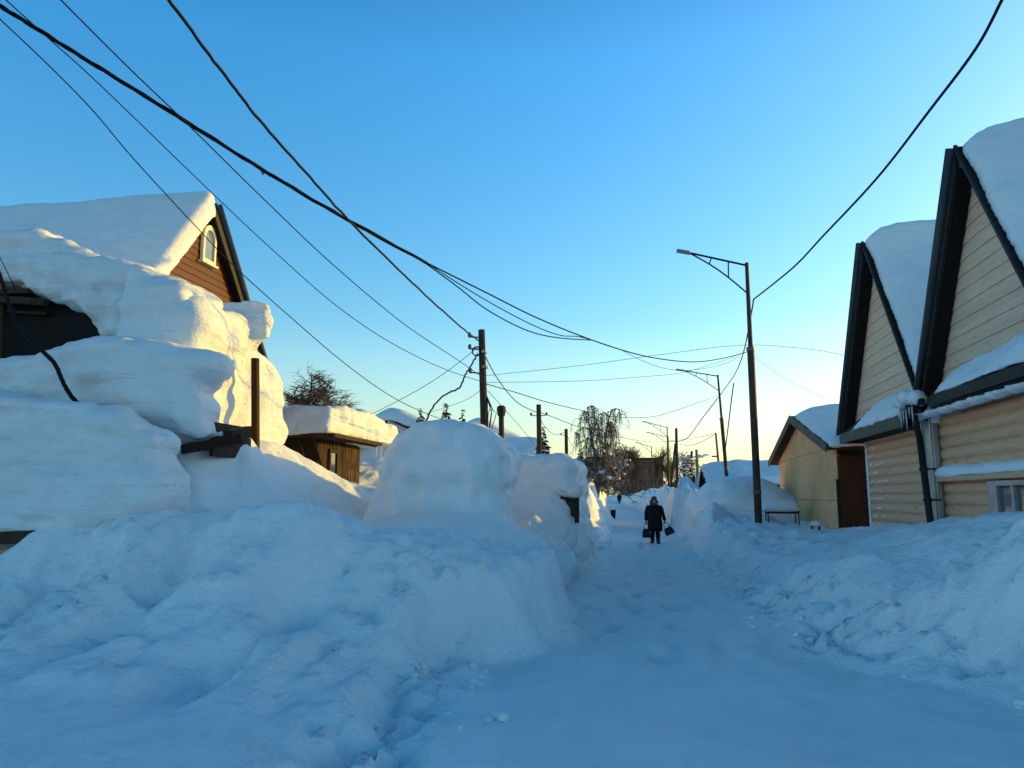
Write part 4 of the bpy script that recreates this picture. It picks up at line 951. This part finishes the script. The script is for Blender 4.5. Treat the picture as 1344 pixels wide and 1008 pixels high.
# ------------------------------------------------------------------ trees
def grow(seed, H, spread=.5, droop=0, levels=4, trunk_r=.12, up=.35, nb=(7, 6, 5), lean=(0, 0), minr=.008, droop1=.14):
    rng = random.Random(seed); W = MB(); TW = MB(); ends = []
    def br(p, d, L, r, lv):
        n = 5 if lv < 2 else 3; pts = [p.copy()]; q = p.copy(); dd = d.copy()
        for i in range(n):
            dd = (dd+Vector((rng.gauss(0, .16), rng.gauss(0, .16), rng.gauss(0, .10)+up*.12*(lv < 2)-droop*(droop1 if lv == 1 else .42)*(lv >= 1)))).normalized()
            q = q+dd*L/n; pts.append(q.copy())
        rs = [r*(1-.75*i/n) for i in range(n+1)]
        if lv < 2: W.tube(pts, rs, 6 if lv == 0 else 5, cap=False)
        else: TW.tube(pts, rs, 3, cap=False)
        if lv >= 1: ends.append((pts[-2], r, lv))
        if lv+1 >= levels: return
        for k in range(nb[min(lv, len(nb)-1)]):
            f = rng.uniform(.28 if lv == 0 else .15, 1); i = min(int(f*n), n-1); b = pts[i].lerp(pts[i+1], f*n-i)
            a = rng.uniform(0, 2*PI); side = Vector((math.cos(a), math.sin(a), 0)); ddir = (pts[i+1]-pts[i]).normalized()
            nd = (ddir*(1-spread)+side*spread+Vector((0, 0, up*.5 if lv < 1 else 0))).normalized()
            br(b, nd, L*rng.uniform(.38, .62)*(1.05-.4*f if lv == 0 else 1), max(r*.45, minr), lv+1)
    br(Vector((0, 0, 0)), Vector((lean[0], lean[1], 1)).normalized(), H*.86, trunk_r, 0)
    return W, TW, ends
def tree(label, loc, H, seed, mats=('bark', 'twig'), snow=0, snow_r=.12, group=None, name='bare_tree', cat='tree', **k):
    W, TW, ends = grow(seed, H, **k); T = thing(name, label, cat, loc, group)
    sh_ = lambda p: Vector(p)+ROOT[T]
    W.build('trunk', M[mats[0]], T, xf=sh_, smooth=True); TW.build('crown', M[mats[1]], T, xf=sh_)
    if snow:
        rng = random.Random(seed); mb = MB()
        for p, r, lv in ends:
            if rng.random() < snow:
                s = rng.uniform(.35, 1.0)**2*snow_r; a_ = rng.uniform(0, PI); mb.blob(p+Vector((0, 0, s*.2)), (s*(1+abs(math.cos(a_))), s*(1+abs(math.sin(a_))), s*.6), rng.random(), 7, 5, .5)
        tag(mb.build('snow', M['snow'], T, xf=sh_, smooth=True), kind='stuff')
    return T
def tcopy(src, label, loc, sc, rz, group=None):
    c = src.copy(); COL.objects.link(c); c.location = loc; c.scale = (sc, sc, sc); c.rotation_euler = (0, 0, rz); c['label'] = label
    if group: c['group'] = group
    for ch_ in list(src.children): d = ch_.copy(); COL.objects.link(d); d.parent = c
    return c
def weeping(label, loc, leaders, seed, name, nl, hang, snow_r, ntw=11):
    rng = random.Random(seed); T = thing(name, label, 'tree', loc); sh_ = lambda p: Vector(p)+ROOT[T]
    W = MB(); TW = MB(); SN = MB()
    for (tx, ty, tz) in leaders:
        pts = [Vector((tx*f**1.5+.10*math.sin(f*7+seed), ty*f**1.5+.08*math.cos(f*6), tz*f)) for f in [i/9 for i in range(10)]]
        W.tube(pts, [.15*(1-.9*i/9)+.012 for i in range(10)], 7, cap=False)
        for k in range(nl):
            f = .16+.84*((k+.5)/nl); i = min(int(f*9), 8); b0 = pts[i].lerp(pts[i+1], f*9-i); a = k*2.4+rng.uniform(-.5, .5)
            d = Vector((math.cos(a), math.sin(a), 0)); Ln = tz*.34*(1.12-f)**.6*rng.uniform(.6, 1.15)
            rise = Ln*rng.uniform(.25, .6)*(.5+.7*f)
            lp = [b0+d*Ln*t+Vector((0, 0, rise*math.sin(PI*min(t*1.05, 1)*.85)-Ln*.55*t**3)) for t in [j/7 for j in range(8)]]
            TW.tube(lp, [.034*(1-.75*j/7)+.006 for j in range(8)], 4, cap=False)
            if snow_r:                                           # snow lying along the limb
                for j in range(1, 8):
                    if rng.random() < snow_r*(1.25-f):
                        r = rng.uniform(.06, .15)*(1.3-f); q = lp[j-1].lerp(lp[j], .5); SN.blob(q+Vector((0, 0, r*.35)), (r*1.7, r*1.5, r*.8), rng.random(), 7, 5, .45)
            for q in range(ntw):
                t = rng.uniform(.25, 1); j = min(int(t*7), 6); p = lp[j].lerp(lp[j+1], t*7-j); hl = min(hang*rng.uniform(.35, 1.1)*(1.2-.5*f), max(p.z-1.2, .15))
                o_ = Vector((rng.gauss(0, .22), rng.gauss(0, .22), 0))
                TW.tube([p, p+o_*.6+Vector((0, 0, -.08*hl)), p+o_*1.0+Vector((0, 0, -.45*hl)), p+o_*1.1+Vector((0, 0, -hl))], [.018, .016, .014, .010], 3, cap=False)
                for e in range(2):
                    g0 = p+o_*1.0+Vector((0, 0, -.45*hl)); TW.tube([g0, g0+Vector((rng.gauss(0, .14), rng.gauss(0, .14), -.2*hl)), g0+Vector((rng.gauss(0, .2), rng.gauss(0, .2), -.6*hl))], [.014, .012, .009], 3, cap=False)
                if snow_r and rng.random() < snow_r*.42*(1.3-f): r = rng.uniform(.04, .10); SN.blob(p+o_-Vector((0, 0, .3*hl)), (r*1.5, r*1.3, r*1.1), rng.random(), 6, 4, .5)
    W.build('trunk', M['birch'], T, xf=sh_, smooth=True); TW.build('crown', M['frost_twig'], T, xf=sh_)
    if SN.v: tag(SN.build('snow', M['snow'], T, xf=sh_, smooth=True), kind='stuff')
    return T
b = at(784, 660, 46); b.z = hz(b.x, b.y)-.3; H = at(775, 533, 46).z-b.z
weeping('tall bare birch with two leaders and hanging twigs at the left of the far path', b, [(-.45, 0, H), (1.0, .2, H*.97)], 5, 'birch_tree', 14, 1.2, .10, 20)
b = at(786, 668, 51); b.z = hz(b.x, b.y)-.3; H = at(806, 590, 51).z-b.z
weeping('bushy brown tree bowed under sunlit snow, right beside the tall birch', b, [(-.3, 0, H*.92), (1.1, .3, H), (1.9, .2, H*.82), (.5, .8, H*.86)], 8, 'snowy_tree', 12, .85, .6, 15)
b = at(432, 540, 34); b.z = 2.0
tree('bare leafless tree rising behind the snow roof of the shack', b, (at(428, 482, 34).z-b.z)*.86, 37, droop=0, levels=4, trunk_r=.12, spread=.62, nb=(26, 14, 10), up=.5, minr=.011)
# spruces
def spruce(label, loc, H, seed, snow=True, group='small spruces'):
    rng = random.Random(seed); T = thing('spruce_tree', label, 'tree', loc, group); o_ = ROOT[T]; xf = lambda p: Vector(p)+o_
    mb = MB(); mb.tube([(0, 0, 0), (0, 0, H)], [.07*H/3, .01], 6); mb.build('trunk', M['bark'], T, xf=xf)
    mb = MB(); sb = MB(); L = 10
    for i in range(L):
        f = i/(L-1); z = H*(.1+.88*f); R = H*.28*(1-f)+.16
        for k in range(15):
            a = rng.uniform(0, 2*PI); r = R*rng.uniform(.7, 1.15); dr_ = -r*rng.uniform(.3, .7)
            d = Vector((math.cos(a), math.sin(a), 0)); s = Vector((-d.y, d.x, 0)); w = r*.30
            z = H*(.1+.88*f)+rng.uniform(-.05, .05)*H; p0, p1, p2 = Vector((0, 0, z)), d*r*.55+Vector((0, 0, z+dr_*.35)), d*r+Vector((0, 0, z+dr_))
            mb.add([p0, p1-s*w, p2, p1+s*w, p1-Vector((0, 0, w*.8))], [(0, 1, 2), (0, 2, 3), (0, 4, 1), (4, 2, 1), (0, 3, 4), (4, 3, 2)])
            if snow and rng.random() < .35: sb.blob(p1+Vector((0, 0, .04)), (w*.9, w*.9, w*.35), rng.random(), 6, 4, .3)
    mb.build('crown', M['needle'], T, xf=xf)
    if sb.v: tag(sb.build('snow', M['snow'], T, xf=xf, smooth=True), kind='stuff')
    return T
for lab, px_, pb_, pt_, Y_, sd in (('snow-dusted spruce right behind the second wooden pole', 713, 608, 562, 37, 3), ('tiny spruce tip left of the kinked hanging cable', 551, 575, 538, 34, 4), ('dark bowed spruce top showing over the largest mound', 585, 580, 532, 30, 5), ('small spruce between the mound top and the little brown gable', 607, 575, 540, 36, 6), ('small dark spruce tip left of the birch by the far shed roof', 762, 620, 590, 60, 7)):
    b = at(px_, pb_, Y_); t_ = at(px_, pt_, Y_); b.z = min(b.z, 2.2); spruce(lab, b, t_.z-b.z, sd)
# shrubs / pollarded trees with snow on the right, and the row of bare trees at the end of the street
k1 = None
for i, (px_, pt_, Y_, lab) in enumerate(((897, 600, 74, 'snow-laden bare shrub just right of the braced pole'), (903, 598, 80, 'gnarled bare tree behind the leaning stub pole'), (912, 606, 84, 'low bare shrub left of the small snow-roofed cabin'), (925, 612, 90, 'bare shrub behind the small snow-roofed cabin'))):
    b = at(px_, 640, Y_); b.z = 2.0; H = at(px_, pt_, Y_).z-b.z
    if i == 0: k1 = tree(lab, b, H, 41, snow=.25, snow_r=.16, minr=.02, levels=4, trunk_r=.16, spread=.5, nb=(9, 6, 5), droop=.1, group='snowy shrubs on the right'); H0 = H
    else: tcopy(k1, lab, b, H/H0, i*1.9, 'snowy shrubs on the right')
q1 = None
rowt = [(822,590,150,'left of the brown block'),(834,585,170,'leftmost in front of the brown block'),(846,592,140,'behind the farthest lamp'),(864,592,175,'right of the farthest lamp'),(871,598,160,'against the right end of the brown block'),(812,598,120,'just right of the snowy tree'),(884,604,150,'between the braced pole and the brown block')]
for i, (px_, pt_, Y_, lab) in enumerate(rowt):
    b = at(px_, 645, Y_); b.z = 2.0; H = at(px_, pt_, Y_).z-b.z; lab = 'distant bare brown tree '+lab
    if i == 0: q1 = tree(lab, b, H, 55, levels=4, trunk_r=.2, spread=.42, nb=(18, 9, 7), up=.8, minr=.03, group='distant bare trees'); H1 = H
    else: tcopy(q1, lab, b, H/H1, i*1.3, 'distant bare trees')
# far-off wood on the horizon
rng = random.Random(5); mb = MB()
for i in range(2600):
    x = rng.uniform(-420, 420); y = rng.uniform(330, 470); h = rng.uniform(5, 10.5); z = 2.0
    for k in range(8):
        a = rng.uniform(0, PI); r = rng.uniform(.8, 2.6); d = Vector((math.cos(a), math.sin(a), 0)); z1 = z+h*rng.uniform(.55, 1)
        mb.add([(x, y, z), (x+d.x*r, y+d.y*r, z1), (x+d.x*(r+.5), y+d.y*(r+.5), z1-.8)], [(0, 1, 2)])
tag(mb.build('far_wood', M['twig']), kind='stuff', label='far-off leafless brown wood along the horizon', cat='wood')

# ------------------------------------------------------------------ distant buildings
def cabin(name, label, c, w, l, ze, zr, z0, wall, along='x', cap=.5, seed=1, wins=(), res=None):
    """w across the ridge, l along it; ridge along x or y"""
    T = thing(name, label, 'house', (c[0], c[1], z0)); W2, L2 = w/2, l/2
    def P(a, b, z): return (c[0]+b, c[1]+a, z) if along == 'x' else (c[0]+a, c[1]+b, z)
    def pr(mb, poly, b0, b1):
        n = len(poly); mb.add([P(p[0], b0, p[1]) for p in poly]+[P(p[0], b1, p[1]) for p in poly], [tuple(range(n-1, -1, -1)), tuple(range(n, 2*n))]+[(i, (i+1) % n, n+(i+1) % n, n+i) for i in range(n)])
    mb = MB(); pr(mb, [(-W2+.3, z0), (W2-.3, z0), (W2-.3, ze), (0, zr-.15), (-W2+.3, ze)], -L2+.3, L2-.3); fix_normals(mb.build('wall', M[wall], T))
    mb = MB()
    for s in (-1, 1): pr(mb, [(0, zr), (s*W2, ze-.05), (s*W2, ze-.2), (0, zr-.18)], -L2, L2)
    R = fix_normals(mb.build('roof', M['dark_wood'], T))
    h = res or max(.1, c[1]*.004); lo = P(-W2-.4, -L2-.4, ze-.5); hi = P(W2+.4, L2+.4, zr+cap+.6)
    g = Grid(np.minimum(lo, hi), np.maximum(lo, hi), h); A, B_ = (g.Y-c[1], g.X-c[0]) if along == 'x' else (g.X-c[0], g.Y-c[1])
    dr = g.Z-(zr-(zr-ze)/W2*np.sqrt(A*A+.15)); t = cap*(1+.15*fbm(A*.4, B_*.4, 0*A, 2, seed))*np.sqrt(np.clip(1-(np.abs(B_)/(L2+.1))**6, 0, 1))
    d = np.maximum(dr-t, -dr-.05)*.8; d = np.maximum(d, np.maximum(np.abs(A)-W2-.12, np.abs(B_)-L2-.1))
    snow_mesh('snow_cap', np.broadcast_to(d, tuple(g.n)), g, M['snow'], R, big=.08, mid=.02, seed=seed)
    for (a, b, z, ww, hh) in wins:
        mb = MB(); p = P(a, b, z); mb.box(p, (.08, ww, hh) if along == 'x' else (ww, .08, hh)); f = mb.build('window', M['cream'], T)
        mb = MB(); mb.box((p[0]+(.03 if along == 'x' else 0), p[1]-(0 if along == 'x' else .03), p[2]), (.06, ww*.75, hh*.75) if along == 'x' else (ww*.75, .06, hh*.75)); mb.build('pane', M['glass'], f)
    return T
c = at(1010, 630, 48); zt = at(1000, 603, 46.5).z
cabin('snow_roofed_house', 'wide house under one smooth snow roof behind the nearest street lamp', (c.x+1.6, 48.5, 0), 7, 11, 2.4, zt-.25, 1.0, 'dark_wood', 'x', .5, 61)
c = at(930, 640, 72); cabin('snow_roofed_cabin', 'small cabin with a pale snow roof between the poles on the right', (c.x+1.0, 73, 0), 4.6, 4.6, 2.7, 3.7, 1.4, 'dark_wood', 'x', .6, 62)
c = at(556, 560, 42); cabin('snow_roofed_house', 'house with a domed blue-shaded snow roof behind the shack', (c.x-1.2, 43, 0), 8, 7, 4.2, 6.0, 1.5, 'snow_layer', 'y', .7, 63)
c = at(621, 560, 47); cabin('brown_cabin', 'small brown gabled cabin peeking over the largest mound', (c.x-1.0, 48, 0), 2.5, 3.4, 4.8, 6.1, 1.5, 'brown_log', 'x', .35, 64)
c = at(672, 570, 52); cabin('snow_roofed_house', 'house with a sunlit snow roof behind the black stove pipe', (c.x-2.0, 53, 0), 8.5, 6.5, 4.3, 6.6, 1.5, 'grey_wall', 'y', .6, 65)
c = at(690, 580, 43); cabin('snow_roofed_house', 'house with a steep blue snow roof left of the second wooden pole', (c.x-1.3, 44, 0), 4.6, 4.2, 3.0, 5.1, 1.2, 'dark_wood', 'x', .5, 66)
c = at(536, 580, 29); cabin('snow_roofed_house', 'low building with a sunlit sloping snow roof between the shack and the largest mound', (c.x-1.2, 30.5, 0), 5.0, 4.6, 2.9, 4.1, 1.5, 'snow_layer', 'y', .5, 67)
c = at(750, 600, 95); cabin('far_shed', 'far dark shed with a low flat roof left of the birch', (c.x, 97, 0), 6, 7.0, 6.0, 6.5, 2, 'dark_wood', 'x', .15, 68)
c = at(731, 600, 70); cabin('snow_roofed_house', 'sunlit snow roof hump right of the spruce and second pole', (c.x-.5, 71, 0), 4, 2.6, 4.3, 5.2, 2, 'grey_wall', 'y', .6, 69)
# brown block at the end of the street
A0 = at(818, 640, 230); A1 = at(871, 640, 230); zt = at(850, 603, 230).z
bl = thing('apartment_block', 'brown flat-roofed block closing the end of the street behind bare trees', 'building', ((A0.x+A1.x)/2, 236, 2))
xa, xb = A0.x+4, A1.x; mb = MB(); mb.box(((xa+xb)/2, 236, (zt+1)/2), (xb-xa, 12, zt-1)); mb.box((xa-2.4, 238, (zt)/2), (5, 10, zt-2.2)); mb.build('wall', M['brick'], bl, bevel=.1)
mb = MB(); mb.box(((xa+xb)/2, 236, zt+.25), (xb-xa+.6, 12.6, .5)); mb.build('parapet', M['soffit'], bl)
for fl in range(3):
    for k in range(4):
        x = xa+(xb-xa)*(k+.5)/4; mb = MB(); mb.box((x, 229.98, 3.2+fl*2.9), (1.2, .1, 1.4)); mb.build('window', M['glass'], bl)

# ------------------------------------------------------------------ light, sky, camera
SUN_AZ = math.radians(38)      # from +X toward +Y
SUN_EL = math.radians(9.5)
sd = Vector((math.cos(SUN_EL)*math.cos(SUN_AZ), math.cos(SUN_EL)*math.sin(SUN_AZ), math.sin(SUN_EL)))
L = bpy.data.lights.new('sun', 'SUN'); L.energy = 1.9; L.angle = math.radians(.5); L.color = (1, .63, .03)
so_ = bpy.data.objects.new('sun', L); COL.objects.link(so_); so_.rotation_euler = sd.to_track_quat('Z', 'Y').to_euler(); so_.location = (40, 30, 20)
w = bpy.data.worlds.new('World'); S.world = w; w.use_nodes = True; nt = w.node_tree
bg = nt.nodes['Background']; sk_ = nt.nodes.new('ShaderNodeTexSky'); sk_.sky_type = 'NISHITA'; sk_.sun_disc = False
sk_.sun_elevation = SUN_EL; sk_.sun_rotation = PI/2-SUN_AZ; sk_.air_density = 1.0; sk_.dust_density = .6; sk_.ozone_density = 1.6; sk_.altitude = 0
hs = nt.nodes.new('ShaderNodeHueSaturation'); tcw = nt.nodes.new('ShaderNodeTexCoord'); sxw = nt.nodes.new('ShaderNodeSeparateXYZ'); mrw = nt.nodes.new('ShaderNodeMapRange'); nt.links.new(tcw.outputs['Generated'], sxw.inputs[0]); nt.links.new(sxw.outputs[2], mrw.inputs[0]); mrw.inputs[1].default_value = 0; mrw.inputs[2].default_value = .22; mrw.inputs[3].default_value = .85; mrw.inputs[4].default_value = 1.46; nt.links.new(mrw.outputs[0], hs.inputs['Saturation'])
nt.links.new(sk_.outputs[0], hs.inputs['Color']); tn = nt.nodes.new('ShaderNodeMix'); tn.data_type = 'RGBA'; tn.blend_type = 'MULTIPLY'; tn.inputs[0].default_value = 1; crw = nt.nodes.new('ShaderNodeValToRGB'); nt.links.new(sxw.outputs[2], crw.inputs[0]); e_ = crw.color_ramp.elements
e_[0].position = 0; e_[0].color = (.50, .50, .40, 1); e_[1].position = .85; e_[1].color = (.34, .36, .36, 1); q_ = e_.new(.18); q_.color = (.64, .70, .68, 1); q_ = e_.new(.52); q_.color = (.76, .90, .94, 1)  # top stop darkens the unseen overhead sky to dim light on the snow
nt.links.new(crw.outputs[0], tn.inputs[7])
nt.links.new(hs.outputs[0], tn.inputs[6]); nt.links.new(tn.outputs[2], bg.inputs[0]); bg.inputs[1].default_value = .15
S.view_settings.view_transform = 'Standard'; S.view_settings.look = 'None'; S.view_settings.gamma = 1; S.view_settings.exposure = 1.45
cam = bpy.data.cameras.new('camera'); co = bpy.data.objects.new('camera', cam); COL.objects.link(co); S.camera = co
cam.sensor_width = 36; cam.sensor_fit = 'HORIZONTAL'; cam.lens = 36*F/1344; cam.clip_start = .05; cam.clip_end = 4000
co.location = (0, 0, EYE); co.rotation_euler = (PI/2+PIT, 0, YAW)
S.cycles.max_bounces = 6; S.cycles.diffuse_bounces = 4
